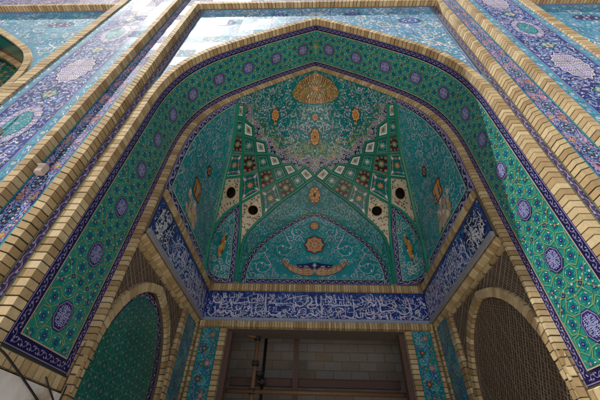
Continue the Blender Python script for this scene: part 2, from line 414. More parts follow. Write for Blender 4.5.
# ================================================================== 1. PORTAL FRONT
portal = empty('portal_front', (0, 0, 0), 'tall blue tiled portal front with raised brick ribs framing the great pointed arch', 'facade')
ZTOP = 4.5
def ff(y0): return lambda P, h: np.array([P[0], y0 - h, P[1]])
STEP = .040
def PROF(w): return [(0, -.002), (.0015, STEP + .005), (w - .003, STEP + .005), (w, STEP - .003)]      # return face, then front face
def MPROF(w): return [(.0045, -.002), (.0050, STEP + .001), (w - .004, STEP + .001), (w - .002, STEP - .003)]
W4, W3, W2 = .050, .047, .043             # widths of the three ribs
XB = dict(t4=W0, t3=1.083, t2=1.249, t1=1.703)
XS = dict(s2=((W0 + W4)/Y_S2, 1.083/Y_S2), s1=((1.083 + W3)/Y_S1, 1.249/Y_S1), p1=((1.249 + W2)/Y_P1, 1.703/Y_P1), t1=(1.703/Y_P1, 1.778/Y_P1))
ZTT = 3.425       # under side of the top moulding, drawn on the spandrel's sheet
ZTB = ZTT*Y_S2
for sg in (-1, 1):
    for k, y0, pitch, w, pr in (('t2', Y_S1, .0345, W2, None), ('t1', Y_P1, .036, .075, [(0, -.004), (.003, .010), (.072, .010), (.075, -.044)])):
        a = XB[k]; g = Geo(); bricks(g, [(-a, -.55), (-a, ZTOP*.9)] if sg < 0 else [(a, ZTOP*.9), (a, -.55)], ff(y0), pr or PROF(w), pitch, mprof=None if pr else MPROF(w)); g.build('brick_moulding', portal)
# frame moulding: up the left, along the top, down the right, one mitred run (path clockwise: left of path = outwards)
g = Geo(); a = XB['t3']
bricks(g, [(-a, -.55), (-a, ZTB), (a, ZTB), (a, -.55)], ff(Y_S2), PROF(W3), .0335, mprof=MPROF(W3)); g.build('brick_moulding', portal)
# arch moulding
g = Geo(); A = full_arch(-.55)
bricks(g, A, ff(1.0), PROF(W4), .0335, mprof=MPROF(W4)); g.build('brick_moulding', portal)

def medallion_net(p, c, w, h, seed):
    n = 14; a = np.linspace(0, 2*PI, 4*n, endpoint=False)
    rr = 1 + .07 * np.cos(n * a); ex = np.sign(np.cos(a)) * np.abs(np.cos(a))**1.0
    sh = lambda k: np.c_[c[0] + k*w*ex*rr, c[1] + k*h*np.sin(a)*(1 + .10*np.abs(np.sin(a))**6)*rr]
    p.poly(sh(1.06), 'navy', 5); p.poly(sh(1), 'white', 6); p.poly(sh(.93), 'mauve', 7)
    rg = random.Random(seed)
    for k, q in ((.84, 24), (.68, 20), (.52, 16), (.36, 11), (.2, 7)):
        for i in range(q):
            an = 2*PI*(i + .5*(q % 2))/q; cc = (c[0] + k*w*math.cos(an), c[1] + k*h*math.sin(an))
            p.star(cc, w*.125, 5, 'white', 8, .60, an); p.disc(cc, w*.050, rg.choice(('navy', 'blue', 'indigo')), 9, 5)
    p.star(c, w*.14, 6, 'white', 8, .5)
def medallion_ring(p, c, w, h, seed):
    n = 18; a = np.linspace(0, 2*PI, 4*n, endpoint=False); rr = 1 + .05*np.cos(n*a); rg = random.Random(seed)
    sh = lambda k: np.c_[c[0] + k*w*np.cos(a)*rr, c[1] + k*h*np.sin(a)*(1 + .10*np.abs(np.sin(a))**6)*rr]
    p.poly(sh(1.05), 'navy', 5); p.poly(sh(1), 'lilac', 6); p.poly(sh(.95), 'mauve', 7); p.poly(sh(.66), 'indigo', 8); p.poly(sh(.61), 'turq', 9)
    for k, q, r in ((.93, 34, .060), (.84, 30, .075), (.73, 26, .066)):
        for i in range(q):
            an = 2*PI*(i + .5*(q % 4 == 0))/q; cc = (c[0] + k*w*math.cos(an), c[1] + k*h*math.sin(an))
            p.star(cc, w*r*1.5, 5, ('white', 'white', 'lilac')[i % 3], 8, .55, an); p.disc(cc, w*r*.45, ('indigo', 'blue')[i % 2], 9, 5)
    for k, q in ((.52, 22), (.40, 17), (.28, 12), (.17, 7)):
        for i in range(q):
            an = 2*PI*i/q + k; p.leaf((c[0] + k*w*math.cos(an), c[1] + k*h*math.sin(an)), an + rg.choice((.8, -.8)), w*.15, w*.06, ('cyan', 'white', 'aqua', 'lilac')[i % 4], 10)
    p.rosette(c, w*.14, 6, 'white', 'gold', 11)

Z0P = -.5
for sg in (-1, 1):
    a, b = XS['p1']; xc = sg * (a + b) / 2; hw = (b - a) / 2
    mp = facade_map(Y_P1, xc)
    p = Paint(mp, sq=True); zt = ZTOP
    p.area(rect(-hw, Z0P, hw, zt), 'cobalt', .15)
    for e in (-1, 1):          # turquoise edge bands
        x0, x1 = sorted((e*(hw - .002), e*(hw - .062)))
        p.area(rect(x0, Z0P, x1, zt), 'aqua', .2, 1)
        p.line((e*(hw - .064), Z0P), (e*(hw - .064), zt), .006, 'mauve', 3, 8); p.line((e*(hw - .004), Z0P), (e*(hw - .004), zt), .005, 'lilac', 3, 8)
        zz = Z0P; i = 0
        while zz < zt - .03:
            c = (e*(hw - .032), zz + .02)
            p.star(c, .015, 6, ('white', 'cyan', 'lilac')[i % 3], 2, .5, i); p.disc(c, .005, ('orange', 'blue', 'yellow')[i % 3], 3, 5)
            p.leaf((c[0] + e*.012, zz + .04), 1.2 + (i % 2) * .8, .026, .009, 'white' if i % 2 else 'turq', 2); p.leaf((c[0] - e*.012, zz + .034), 1.9, .024, .008, 'cyan', 2)
            zz += .042; i += 1
    meds = [(0, 1.50 + k*1.33, 1) for k in (-1, 0, 1, 2)] + [(0, 2.17 + k*1.33, 0) for k in (-2, -1, 0, 1)]
    av = [(0, z, .112, .185) for _, z, _ in meds]
    p.clip = rect(-hw + .068, Z0P, hw - .068, zt)
    p.mirror = True
    hb = ((0.0, Z0P), (hw - .07, zt))
    p.scroll_fill(hb, 0.056, ('lilac', 'sky'), ('lilac', 'white', 'sky'), ('lilac', 'sky', 'white'), ('pink', 'blue', 'mauve'), 1.5, True, .007, seed=3, avoid=av)
    # corner cloud petals round the medallions
    for (_, z, t) in meds:
        for an in np.linspace(-1.4, 1.4, 11):
            p.leaf((.128*math.cos(an), z + .205*math.sin(an)), an, .034, .024, 'lilac', 4)
            p.leaf((.128*math.cos(an), z + .205*math.sin(an)), an, .018, .010, 'blue', 5)
    p.mirror = False
    pan = p.build('tile_panel', portal)
    for (x, z, t) in meds:
        if not -.4 < z < zt - .2: continue
        q = Paint(mp, sq=True); (medallion_ring if t else medallion_net)(q, (x, z), .105, .175, int(z*10)); q.build('medallion', pan)
    for k in range(-2, 6):
        z = 1.83 + k*.667
        if not -.3 < z < zt - .2: continue
        q = Paint(mp, sq=True)
        q.star((0, z), .085, 4, 'navy', 5, .62, 0, .8, 1); q.star((0, z), .075, 4, 'turq', 6, .62, 0, .8, 1)
        q.star((0, z), .048, 6, 'cream', 7, .6); q.rosette((0, z), .030, 6, 'buff', 'aqua', 8)
        q.build('cartouche', pan)
    # narrow navy strip with flower cartouches
    a, b = XS['s1']; xc = sg*(a + b)/2; hw = (b - a)/2
    mp = facade_map(Y_S1, xc)
    p = Paint(mp, sq=True); p.area(rect(-hw, Z0P, hw, zt), 'cobalt', .12)
    for e in (-1, 1): p.line((e*(hw - .005), Z0P), (e*(hw - .005), zt), .010, 'turq', 3, 12)
    p.clip = rect(-hw + .012, Z0P, hw - .012, zt)
    z = Z0P + .1; i = 0; cz = []
    while z < zt - .1: cz.append(z); z += .205
    p.scroll_fill(((-hw + .012, Z0P), (hw - .012, zt)), .024, ('lilac', 'pink', 'sky'), ('pink', 'lilac', 'white'), ('pink', 'lilac', 'orange'), ('yellow', 'white'), 2.0, True, .0042, seed=9, avoid=[(0, z, .036, .06) for z in cz])
    P = np.array([(0.032*math.sin(z*PI/.1025*.5), z) for z in np.arange(Z0P, zt, .012)]); p.ribbon(P, .0055, 'mauve', 3)
    for i, z in enumerate(cz[:-1]):
        p.star((.030*(1 if i % 2 else -1), z + .1), .019, 6, 'orange', 5, .55); p.disc((.030*(1 if i % 2 else -1), z + .1), .009, 'yellow', 6, 6)
        p.leaf((-.034*(1 if i % 2 else -1), z + .1), 1.1, .05, .016, 'gold' if i % 3 == 0 else 'pink', 5)
    st = p.build('narrow_panel', portal)
    for i, z in enumerate(cz):
        q = Paint(mp, sq=True); n = 10
        aa = np.linspace(0, 2*PI, 40, endpoint=False); rr = 1 + .08*np.cos(n*aa)
        q.poly(np.c_[.036*np.cos(aa)*rr, z + .060*np.sin(aa)*rr], 'sky', 6); q.poly(np.c_[.030*np.cos(aa)*rr, z + .052*np.sin(aa)*rr], 'indigo', 7)
        for j in range(12):
            an = 2*PI*j/12; q.star((.021*math.cos(an), z + .037*math.sin(an)), .0068, 4, ('lilac', 'cyan', 'white')[j % 3], 8, .6)
        q.rosette((0, z), .014, 6, 'cyan', 'white', 8); q.build('cartouche', st)
    # vine strip beside the arch moulding
    a, b = XS['s2']; xc = sg*(a + b)/2; hw = (b - a)/2
    mp = facade_map(Y_S2, xc)
    p = Paint(mp, sq=True); p.area(rect(-hw, Z0P, hw, ZTT + .01), 'indigo', .12)
    for e in (-1, 1):
        p.line((e*(hw - .0035), Z0P), (e*(hw - .0035), ZTT), .004, 'olive', 3, 12); p.line((e*(hw - .008), Z0P), (e*(hw - .008), ZTT), .002, 'yellow', 3, 12)
    p.vine([(0, Z0P), (0, ZTT)], .036, 'pink', 'lilac', 'mauve', .085, .0042); p.build('vine_strip', portal)

# spandrel over the arch
out = offset_path(full_arch(1.2), W4 - .001)/Y_S2
top = ZTT + .006
keep = out[np.abs(out[:, 0]) < XS['s2'][0] - .001]
xe_ = XS['s2'][0]; sp = [(-xe_, keep[0][1])] + [tuple(q) for q in keep] + [(xe_, keep[-1][1]), (xe_, top), (-xe_, top)]
p = Paint(facade_map(Y_S2), sq=True, mirror=False)
p.area(sp, 'aqua', .08)
ins = offset_path(full_arch(1.2), W4 + .010)/Y_S2; ins = ins[np.abs(ins[:, 0]) < 1.06]
clip = [(-1.06, ins[0][1] + .06)] + [tuple(q) for q in ins] + [(1.06, ins[-1][1] + .06), (1.06, top - .035), (-1.06, top - .035)]
p.ribbon([(-1.068, 2.05), (-1.068, top - .012), (1.068, top - .012), (1.068, 2.05)], .014, 'indigo', 2)
p.ribbon([(-1.058, 2.05), (-1.058, top - .024), (1.058, top - .024), (1.058, 2.05)], .004, 'pink', 3)
for q in (offset_path(full_arch(1.8), W4 + .004)/Y_S2)[2:-2]: p.disc(q, .004, 'lilac', 3, 5)
p.clip = clip; p.mirror = True
cart = (.805, 3.045)
p.scroll_fill(((0, 2.0), (1.06, top)), .075, ('white', 'sky', 'lilac'), ('white', 'cyan', 'sky'), ('lilac', 'white', 'sky'), ('blue', 'mauve', 'gold'), 1.9, True, .007, seed=5, avoid=[(cart[0], cart[1], .11, .075), (.33, 3.22, .09, .05)])
p.mirror = False
sp_o = p.build('spandrel_panel', portal)
for sg in (-1, 1):
    for (cx, cz_, w, h) in ((cart[0], cart[1], .095, .062), (.33, 3.235, .07, .035)):
        q = Paint(facade_map(Y_S2), sq=True); aa = np.linspace(0, 2*PI, 48, endpoint=False); rr = 1 + .08*np.cos(12*aa); c = (sg*cx, cz_)
        q.poly(np.c_[c[0] + w*np.cos(aa)*rr, c[1] + h*np.sin(aa)*rr], 'indigo', 5); q.poly(np.c_[c[0] + .84*w*np.cos(aa)*rr, c[1] + .84*h*np.sin(aa)*rr], 'blue', 6)
        for j in range(14):
            an = 2*PI*j/14; q.star((c[0] + .6*w*math.cos(an), c[1] + .6*h*math.sin(an)), h*.17, 5, ('lilac', 'white')[j % 2], 7, .5, an)
        q.rosette(c, h*.34, 6, 'lilac', 'white', 7); q.build('cartouche', sp_o)
# dark frieze above the frame moulding
p = Paint(facade_map(Y_S1), sq=True); b3 = (1.083 + W3)/Y_S1; zu = (ZTB + W3)/Y_S1
p.area(rect(-b3, zu, b3, ZTOP), 'indigo', .2); p.clip = rect(-b3 + .01, zu + .01, b3 - .01, ZTOP)
p.scroll_fill(((-b3, zu), (b3, ZTOP)), .06, ('lilac', 'pink'), ('sky', 'lilac'), ('pink', 'lilac'), ('white', 'gold'), 1.2, True, .007, seed=15)
p.build('upper_frieze', portal)
# unseen masonry boxes behind the tiles, added to stop sky light leaking inside
g = Geo()
g.box((-2.02, 1.03, 3.2), (2.02, 3.7, ZTOP), MARBLE)
for sg in (-1, 1):
    x0, x1 = sorted((sg*1.03, sg*2.02)); g.box((x0, 1.004, -.61), (x1, 3.7, 3.2), MARBLE)
P2 = offset_path(full_arch(1.2), .05); n = len(P2)
Vv = [(q[0], 1.004, q[1]) for q in P2] + [(np.clip(q[0]*1.6, -1.1, 1.1), 1.004, 3.25) for q in P2]
g.add(Vv, [(i, i+1, n+i+1, n+i) for i in range(n-1)], MARBLE)
g.box((-2.02, 3.6, -.61), (2.02, 3.75, 3.2), MARBLE)
g.build('masonry_core', portal)

# ================================================================== 2. ARCH LINING (green star tiles)
lining = empty('arch_lining', (0, DEP/2*S, 0), 'deep green star-patterned tile lining on the inside of the great pointed arch', 'arch lining')
ARC = full_arch(ZB)
rmap, RL = path_map(resample(ARC, .02), 1.0)
HALF = RL / 2; NM = 10; LP = (HALF - .16) / (NM + .5)
p = Paint(rmap); BW = .046; TI0, TI1 = BW, DEP - BW; TM = DEP / 2
inn = rect(BW, TI0, RL - BW, TI1)
p.area(rect(0, 0, RL, DEP), 'navy', .022, 0, [densify(inn, .02)])
p.area(inn, 'jade', .022, 0)
p.ribbon(densify([(BW, TI0), (RL - BW, TI0), (RL - BW, TI1), (BW, TI1)], .03), .0045, 'buff', 4, closed=True)
p.ribbon(densify([(.004, .004), (RL - .004, .004), (RL - .004, DEP - .004), (.004, DEP - .004)], .03), .004, 'mauve', 3, closed=True)
# border vine
for t in (BW/2, DEP - BW/2): p.vine([(BW*.6, t), (RL - BW*.6, t)], .030, 'mauve', 'mauve', 'lilac', .044, .0030, 3)
for s_ in (BW/2, RL - BW/2): p.vine([(s_, BW*.6), (s_, DEP - BW*.6)], .030, 'mauve', 'mauve', 'lilac', .044, .0030, 3)
centres = [.16 + LP*k for k in range(NM + 1)]; centres += [RL - c for c in centres]
p.clip = rect(BW + .002, TI0 + .002, RL - BW - .002, TI1 - .002)
def seg(a, b, w=.0024, m='yellow', layer=5): p.ribbon(resample([a, b], .012), w, m, layer)
RC, RR, TT = .094, .0405, .0360          # ring of eight six-sided cells round each medallion
for ci, c in enumerate(centres):
    for k in range(8):
        a = PI/8 + k*PI/4; er = np.array([math.cos(a), math.sin(a)]); et = np.array([-er[1], er[0]]); o = np.array([c, TM]) + er*RC
        hx = [o + er*RR, o + er*RR*.36 + et*TT*1.06, o - er*RR*.50 + et*TT*.80, o - er*RR*.86, o - er*RR*.50 - et*TT*.80, o + er*RR*.36 - et*TT*1.06]
        for i in (0, 1, 2, 3, 4, 5): seg(hx[i], hx[(i+1) % 6])
        seg(hx[3], o - er*RR*1.1)
        sz = .0148; p.star(o, sz*1.4, 6, 'teal', 2, .86, a); p.star(o, sz*.95, 6, 'blue', 3, .5, a); p.star(o, sz*.62, 6, 'navy', 4, .6, a + .3); p.disc(o, sz*.24, 'pink' if k % 3 else 'orange', 5, 5)
        for j in range(6):
            b_ = a + j*PI/3 + .5; p.leaf(o + sz*1.45*np.array([math.cos(b_), math.sin(b_)]), b_ + PI/2, sz*.85, sz*.30, 'cyan' if j % 2 else 'white', 4)
        q = np.array([c, TM]) + .142*np.array([math.cos(k*PI/4), math.sin(k*PI/4)])
        if k % 4 == 0: q = np.array([c + LP*.5*(1 if k == 0 else -1), TM])
        for (off, s2) in (((0, 0), 1.), ) + ((((0, .055), .9), ((0, -.055), .9), ((0, .108), .9), ((0, -.108), .9)) if k % 4 == 0 else ()):
            z = q + np.array(off)
            if k == 4 and ci not in (0, NM + 1): continue
            p.star(z, .0175*s2, 6, 'teal', 2, .8, a); p.star(z, .0125*s2, 6, 'navy', 3, .5, a); p.star(z, .007*s2, 5, ('blue', 'mauve')[k % 2], 4, .6); p.disc(z, .0032, 'pink', 5, 5)
            for j in range(5): b_ = j*1.257 + k; p.leaf(z + .0225*s2*np.array([math.cos(b_), math.sin(b_)]), b_, .012, .0045, ('white', 'cyan', 'turq')[j % 3], 4)
    for sg_ in (-1, 1):                  # joining straps round the corner florets
        for t_ in (-1, 1):
            C_ = lambda x, y: np.array([c + sg_*x, TM + t_*y]); v0 = C_(*( (RC + RR)*np.array([math.cos(PI/8), math.sin(PI/8)]))); v1 = C_(*((RC + RR)*np.array([math.sin(PI/8), math.cos(PI/8)])))
            seg(v0, C_(LP*.5, .072)); seg(v0, C_(LP*.5, .030)); seg(v1, C_(.076, .134)); seg(C_(LP*.5, .072), C_(LP*.5 - .030, .100)); seg(C_(LP*.5 - .030, .100), C_(.076, .134)); seg(v1, C_(.028, .134))
    rg_ = random.Random(ci)
    for k in range(46):
        q = (c + rg_.uniform(-LP/2, LP/2), rg_.uniform(TI0, TI1)); p.leaf(q, rg_.random()*6, .0105, .004, ('green', 'turq', 'cyan', 'palegreen')[k % 4], 1)
lin = p.build('tile_lining', lining)
def kufic(p, c, r):
    """octagon of maze lettering in white on indigo"""
    oc = lambda k: np.c_[c[0] + k*r*1.12*np.cos(np.arange(8)*PI/4 + PI/8), c[1] + k*r*.95*np.sin(np.arange(8)*PI/4 + PI/8)]
    p.poly(oc(1.18), 'navy', 6); p.poly(oc(1.10), 'mauve', 7); p.poly(oc(1.0), 'indigo', 8)
    n = 6; u = r*.86/n; rg = random.Random(11); segs = []
    for i in range(0, n + 1):
        for j in range(0, n + 1 - (i > 0)*0):
            o = rg.random()
            if o < .72: segs.append(((i, j), (i + 1, j)))
            if o > .40: segs.append(((i, j), (i, j + 1)))
    for rot in range(4):
        ca, sa = (1, 0, -1, 0)[rot], (0, 1, 0, -1)[rot]
        for (a, b) in segs:
            A_ = [((x + .5)*ca - (y)*sa, (x + .5)*sa + (y)*ca) for x, y in (a, b)]
            if max(math.hypot(*q) for q in A_) > n*1.02: continue
            q0, q1 = [(c[0] + q[0]*u*1.05, c[1] + q[1]*u*.92) for q in A_]
            p.line(q0, q1, u*.42, 'lilac', 9)
for c in centres:
    q = Paint(rmap); kufic(q, (c, TM), .046); q.build('medallion', lin)
# apex ornament
q = Paint(rmap); q.star((HALF, TM), .03, 6, 'gold', 6, .5); q.star((HALF, TM - .05), .02, 6, 'orange', 6, .5); q.leaf((HALF, TM + .05), PI/2, .05, .02, 'gold', 6); q.build('apex_ornament', lin)
# brick edging at the back of the lining and under it
g = Geo(); WI = .926; Y1 = 1 + DEP
def back_edge(P, h): return np.array([P[0], Y1 + .014 - h, P[1]])
bricks(g, full_arch(ZB - .06), back_edge, [(-(W0-.944)-.002, 0), (-(W0-.944)-.001, .017), (.003, .018), (0.003, .0)], .0275, gap=.17, mortar=brick_mat('joint_mortar', (.09, .075, .05), .2), mk=.003)
g.build('brick_edging', lining)
for sg in (-1, 1):
    g = Geo(); fr = lambda P, h, sg=sg: np.array([sg*(W0 - h), P[0], P[1]])
    bricks(g, [(1.0, ZB - .058), (1 + DEP, ZB - .058)], fr, [(0, 0), (.002, .012), (.044, .012), (.050, 0)], .036, mortar=MORTAR); g.build('brick_edging', lining)
    g = Geo(); x0, x1 = sorted((sg*W0, sg*(W0 + .02))); g.box((x0, 1.0, ZB - .06), (x1, 1 + DEP, ZB + .001), MORTAR); g.build('edging_bed', lining)

# ================================================================== vault surface
YF, YB = 1.374, 2.573
ZV = 1.366
WF = .944
HA = offset_path(full_arch(1.0), -(W0 - WF)); HA = HA[len(HA)//2:]; HA[0, 0] = 0      # apex -> right foot
HA = HA[np.argsort(-HA[:, 1])]; ZAP = HA[0, 1]
prof_z = HA[::-1, 1]; prof_r = np.minimum(HA[::-1, 0] / WF, 1)
def vF(P):
    x, y, z = P[:, 0], P[:, 1], P[:, 2]
    r = np.interp(z, prof_z, prof_r); r = np.where(z > ZAP, -(z - ZAP)*1.3, r)
    k = np.clip((z - ZV) / (ZAP - ZV), 0, 1); pe = 2.0 + 12*(1 - k)**2.2
    t = np.clip((y - YF) / (YB - YF), 0, None)
    wx = np.interp(y, [YF, YF + .5], [WF, WI]); return (np.abs(x / wx)**pe + t**pe + 1e-9)**(1/pe) - r
def vN(P):
    e = 1e-3; g = np.stack([vF(P + d) - vF(P - d) for d in np.eye(3)*e], 1)
    return -g / (np.linalg.norm(g, axis=1)[:, None] + 1e-12)            # pointing into the room
def vray(O, D, t0, t1, n=160):
    ts = np.linspace(t0, t1, n); lo = np.full(len(D), t0); hi = np.full(len(D), t1); found = np.zeros(len(D), bool); prev = vF(O + D*t0)
    for a, b in zip(ts[:-1], ts[1:]):
        f = vF(O + D*b); hit = ~found & (prev < 0) & (f >= 0); lo[hit] = a; hi[hit] = b; found |= hit; prev = f
    for _ in range(36):
        m = (lo + hi)/2; f = vF(O + D*m[:, None]); lo = np.where(f < 0, m, lo); hi = np.where(f < 0, hi, m)
    return O + D*((lo + hi)/2)[:, None]
def px(pts):
    """points seen in the photograph -> points of the vault (left half is the master, mirrored for the right)"""
    pts = np.asarray(pts, float); D = fwd + rt*((pts[:, 0:1] - 300)/F_PX) + up*((200 - pts[:, 1:2])/F_PX); D /= D[:, 1:2]
    O = np.array([CAMX, 0, 0]); O2 = O + D*YF
    P = vray(O2, D, 0., 1.6, 200); P[:, 1] = np.maximum(P[:, 1], YF + .002); P[:, 2] = np.maximum(P[:, 2], ZV + .003); return P
class Chart(Chart_):
    curved = True
    """flat drawing sheet for one field of the vault: gnomonic projection from a point inside the room"""
    def __init__(s, P0, O):
        s.P0 = np.asarray(P0, float); s.O = O = np.asarray(O, float); ax = s.P0 - O; s.L = np.linalg.norm(ax); s.A = ax / s.L
        a = np.array([0, 0, 1.]) if abs(s.A[2]) < .93 else np.array([0, -1., 0])
        s.B = a - s.A*(a @ s.A); s.B /= np.linalg.norm(s.B); s.T = np.cross(s.A, s.B)
    def k(s, c):
        """sheet units per drawing unit of the real surface at c"""
        c = np.asarray(c, float); e = .01; V = np.array([c, c + [e, 0], c + [0, e]]); P = s(V, np.zeros(3)); return e / math.sqrt(np.linalg.norm(P[1] - P[0])*np.linalg.norm(P[2] - P[0]))
    def uv(s, P): Q = np.asarray(P, float) - s.O; w = (Q @ s.A) / s.L; return np.c_[Q @ s.T / w, Q @ s.B / w]
    def __call__(s, V, H):
        D = s.A*s.L + V[:, 0:1]*s.T + V[:, 1:2]*s.B
        lo = np.zeros(len(D)); hi = np.full(len(D), 5.)
        for _ in range(32):
            m = (lo + hi)/2; f = vF(s.O + D*m[:, None]); lo = np.where(f < 0, m, lo); hi = np.where(f < 0, hi, m)
        P = s.O + D*((lo + hi)/2)[:, None]
        return P + vN(P)*(H[:, None] + .0006)
dome = empty('half_dome', (0, (YB - 1)*S, ZV*S + EYE), 'dark green ribbed half dome of tile mosaic lozenges under the arch', 'half dome')
mir = np.array([-1., 1, 1])
def mirP(P, sg): return P if sg < 0 else P*mir
def rib(pts, w=.020, h=.016, both=True, m='ribgreen', axis_end=False):
    P = px(smooth_path(pts, 8)); 
    if axis_end: P[-1, 0] = 0
    for sg in ((-1, 1) if both else (-1,)):
        Q = mirP(P, sg); Nn = vN(Q); T = np.gradient(Q, axis=0); T /= np.linalg.norm(T, axis=1)[:, None] + 1e-9; B = np.cross(Nn, T); B /= np.linalg.norm(B, axis=1)[:, None] + 1e-9
        V = []
        for i in range(len(Q)):
            for (a, b) in ((-.5, -.25), (-.5, .45), (-.22, 1), (.22, 1), (.5, .45), (.5, -.25)): V.append(Q[i] + B[i]*a*w + Nn[i]*b*h)
        F = [(i*6+j, i*6+j+1, (i+1)*6+j+1, (i+1)*6+j) for i in range(len(Q)-1) for j in range(5)]
        g = Geo(); g.add(V, F, G(m)); g.build('rib', dome)
# photo grid of the net (left half)
C = {1: [(244.5,104),(243.5,119),(243,136),(242.6,153.5),(241.6,176),(240.5,203)], 2: [(253,126),(254,139),(256,154),(258.3,171),(261,191),(263.5,217)],
     3: [(265,142),(267.5,154),(271,167.5),(276,182.5),(282,201)], 4: [(278,156),(282,165),(288,176.5),(297,190.5)], 5: [(291.5,163.5),(298,172),(307,182.5)], 6: [(305,166),(315.6,176.8)]}
C0 = [(237.5,102.5),(236,117.5),(234,134),(230.5,153),(224,178)]
RIB1 = [(237.6,103)] + C0[1:] + [(219,200),(212,228),(207,250),(203,270),(202.3,277.5)]
R = {0: [(236,117.5),(243.5,119),(253,126)], 1: [(234,134),(243,136),(254,139),(265,142)], 2: [(230.5,153),(242.6,153.5),(256,154),(267.5,154),(278,156)],
     3: [(224,178),(241.6,176),(258.3,171),(271,167.5),(282,165),(291.5,163.5)],
     4: [(204.5,262),(208,243),(213,230),(219,220),(229,210),(240.5,203),(261,191),(276,182.5),(288,176.5),(298,172),(305,166)],
     5: [(236,281.5),(240,260),(244,240),(252,228),(263.5,217),(282,201),(297,190.5),(307,182.5),(315.6,176.8)]}
rib(RIB1, .036, .020); rib(C[1] + [(240,230),(237.5,257),(235.6,281)], .030)
for k in (2, 3, 4, 5, 6): rib(C[k], .022, .014, axis_end=(k == 6))
for k in (0, 1, 2, 3): rib(R[k], .022, .014)
rib(R[4], .027, .017); rib(R[5], .029, .019, axis_end=True)
def fan_chart(P):
    c = P.mean(0); D = np.array([CAMX, 1.6, .9]); v = (c - D); v /= np.linalg.norm(v)
    P0 = vray(D[None], v[None], .05, 3.)[0]; return Chart(P0, P0 + vN(P0[None])[0]*.35)
def cell_paint(poly, kind, seed):
    for sg in (-1, 1):
        P = mirP(px(poly), sg); ch = fan_chart(P); U = ch.uv(P)
        if np.cross(U[1] - U[0], U[2] - U[1]) < 0: U = U[::-1]
        p = Paint(ch, clip=None); c = U.mean(0); r = math.sqrt(abs(sum(U[i-1][0]*U[i][1] - U[i][0]*U[i-1][1] for i in range(len(U)))/2))*.5
        b = {'white': 'deepgreen', 'green': 'deepgreen', 'red': 'maroon', 'teal': 'deepgreen'}[kind]
        p.area(U, b, .03)
        p.ribbon(densify(inset(U, .86), .03), .006, {'white': 'palegreen', 'green': 'palegreen', 'red': 'buff', 'teal': 'white'}[kind], 2, closed=True)
        if kind == 'white':
            p.poly(inset(U, .66), 'white', 3); p.poly(inset(U, .40), 'green', 4); p.poly(inset(U, .32), 'cream', 5); p.poly(inset(U, .22), 'teal', 6); p.star(c, r*.14, 5, 'orange', 7, .6)
        elif kind == 'green':
            p.poly(inset(U, .74), 'deepgreen', 2); p.rosette(c, r*.52, 8, 'palegreen', 'cream', 3, ring='teal'); p.ribbon(densify(inset(U, .66), .03), .004, 'palegreen', 3, closed=True)
        elif kind == 'red':
            p.poly(inset(U, .80), 'deepgreen', 2); p.poly(inset(U, .70), 'maroon', 3)
            for i in range(len(U)):
                q = c + (U[i] - c)*.56; p.star(q, r*.20, 6, 'buff', 4, .6); p.disc(q, r*.08, 'green', 5, 5)
                q = c + (U[i] + U[i-1] - 2*c)*.5*.62; p.star(q, r*.15, 5, 'palegreen', 4, .5); p.disc(q, r*.06, 'maroon', 5, 5)
            p.rosette(c, r*.36, 8, 'gold', 'palegreen', 5, ring='green')
        else:
            p.poly(inset(U, .78), 'teal', 2)
            for i in range(len(U)):
                q = c + (U[i] - c)*.60; p.leaf(q, math.atan2(*(U[i] - c)[::-1]), r*.42, r*.2, 'white', 3); p.star(c + (U[i] + U[i-1] - 2*c)*.3, r*.14, 5, 'orange', 3, .5)
                p.ribbon(smooth_path([c + (U[i] - c)*.8, c + (U[i] + U[i-1] - 2*c)*.26, c + (U[i-1] - c)*.8], 5), .0035, 'cream', 3)
            p.rosette(c, r*.34, 8, 'gold', 'orange', 4, ring='deepgreen'); p.rosette(c, r*.18, 6, 'cream', 'orange', 7)
        p.build('lozenge_panel', dome)
def V(c, r): return (C0 if c == 0 else C[c])[r] if c == 0 else C[c][r - (c - 2)] if c > 1 else C[1][r + 1]
# vertex lookup: row line index r, column line c
def vert(c, r):
    if c == 0: return C0[r + 1]
    if c == 1: return C[1][r + 1]
    return C[c][r - (c - 2)]
kinds = ['white', 'green', 'red', 'teal']
for col in range(1, 7):
    for j in range(0, 5):
        r = col - 2 + j            # upper row line
        if r + 1 > (3 if col == 1 else 5) or j > 3: continue
        if col == 1 and j == 0: q = [C0[0], C[1][0], C[1][1], C0[1]]
        elif col == 1: q = [vert(0, r), vert(1, r), vert(1, r + 1), vert(0, r + 1)]
        else:
            if r + 1 > 5 or (r + 1 - (col - 2)) >= len(C[col]): continue
            if col == 2 and j == 4: continue
            q = [vert(col - 1, r), vert(col, r), vert(col, r + 1), vert(col - 1, r + 1)] if r + 1 <= 4 or col > 2 else None
            if q is None: continue
        cell_paint(q, kinds[j], col*10 + j)
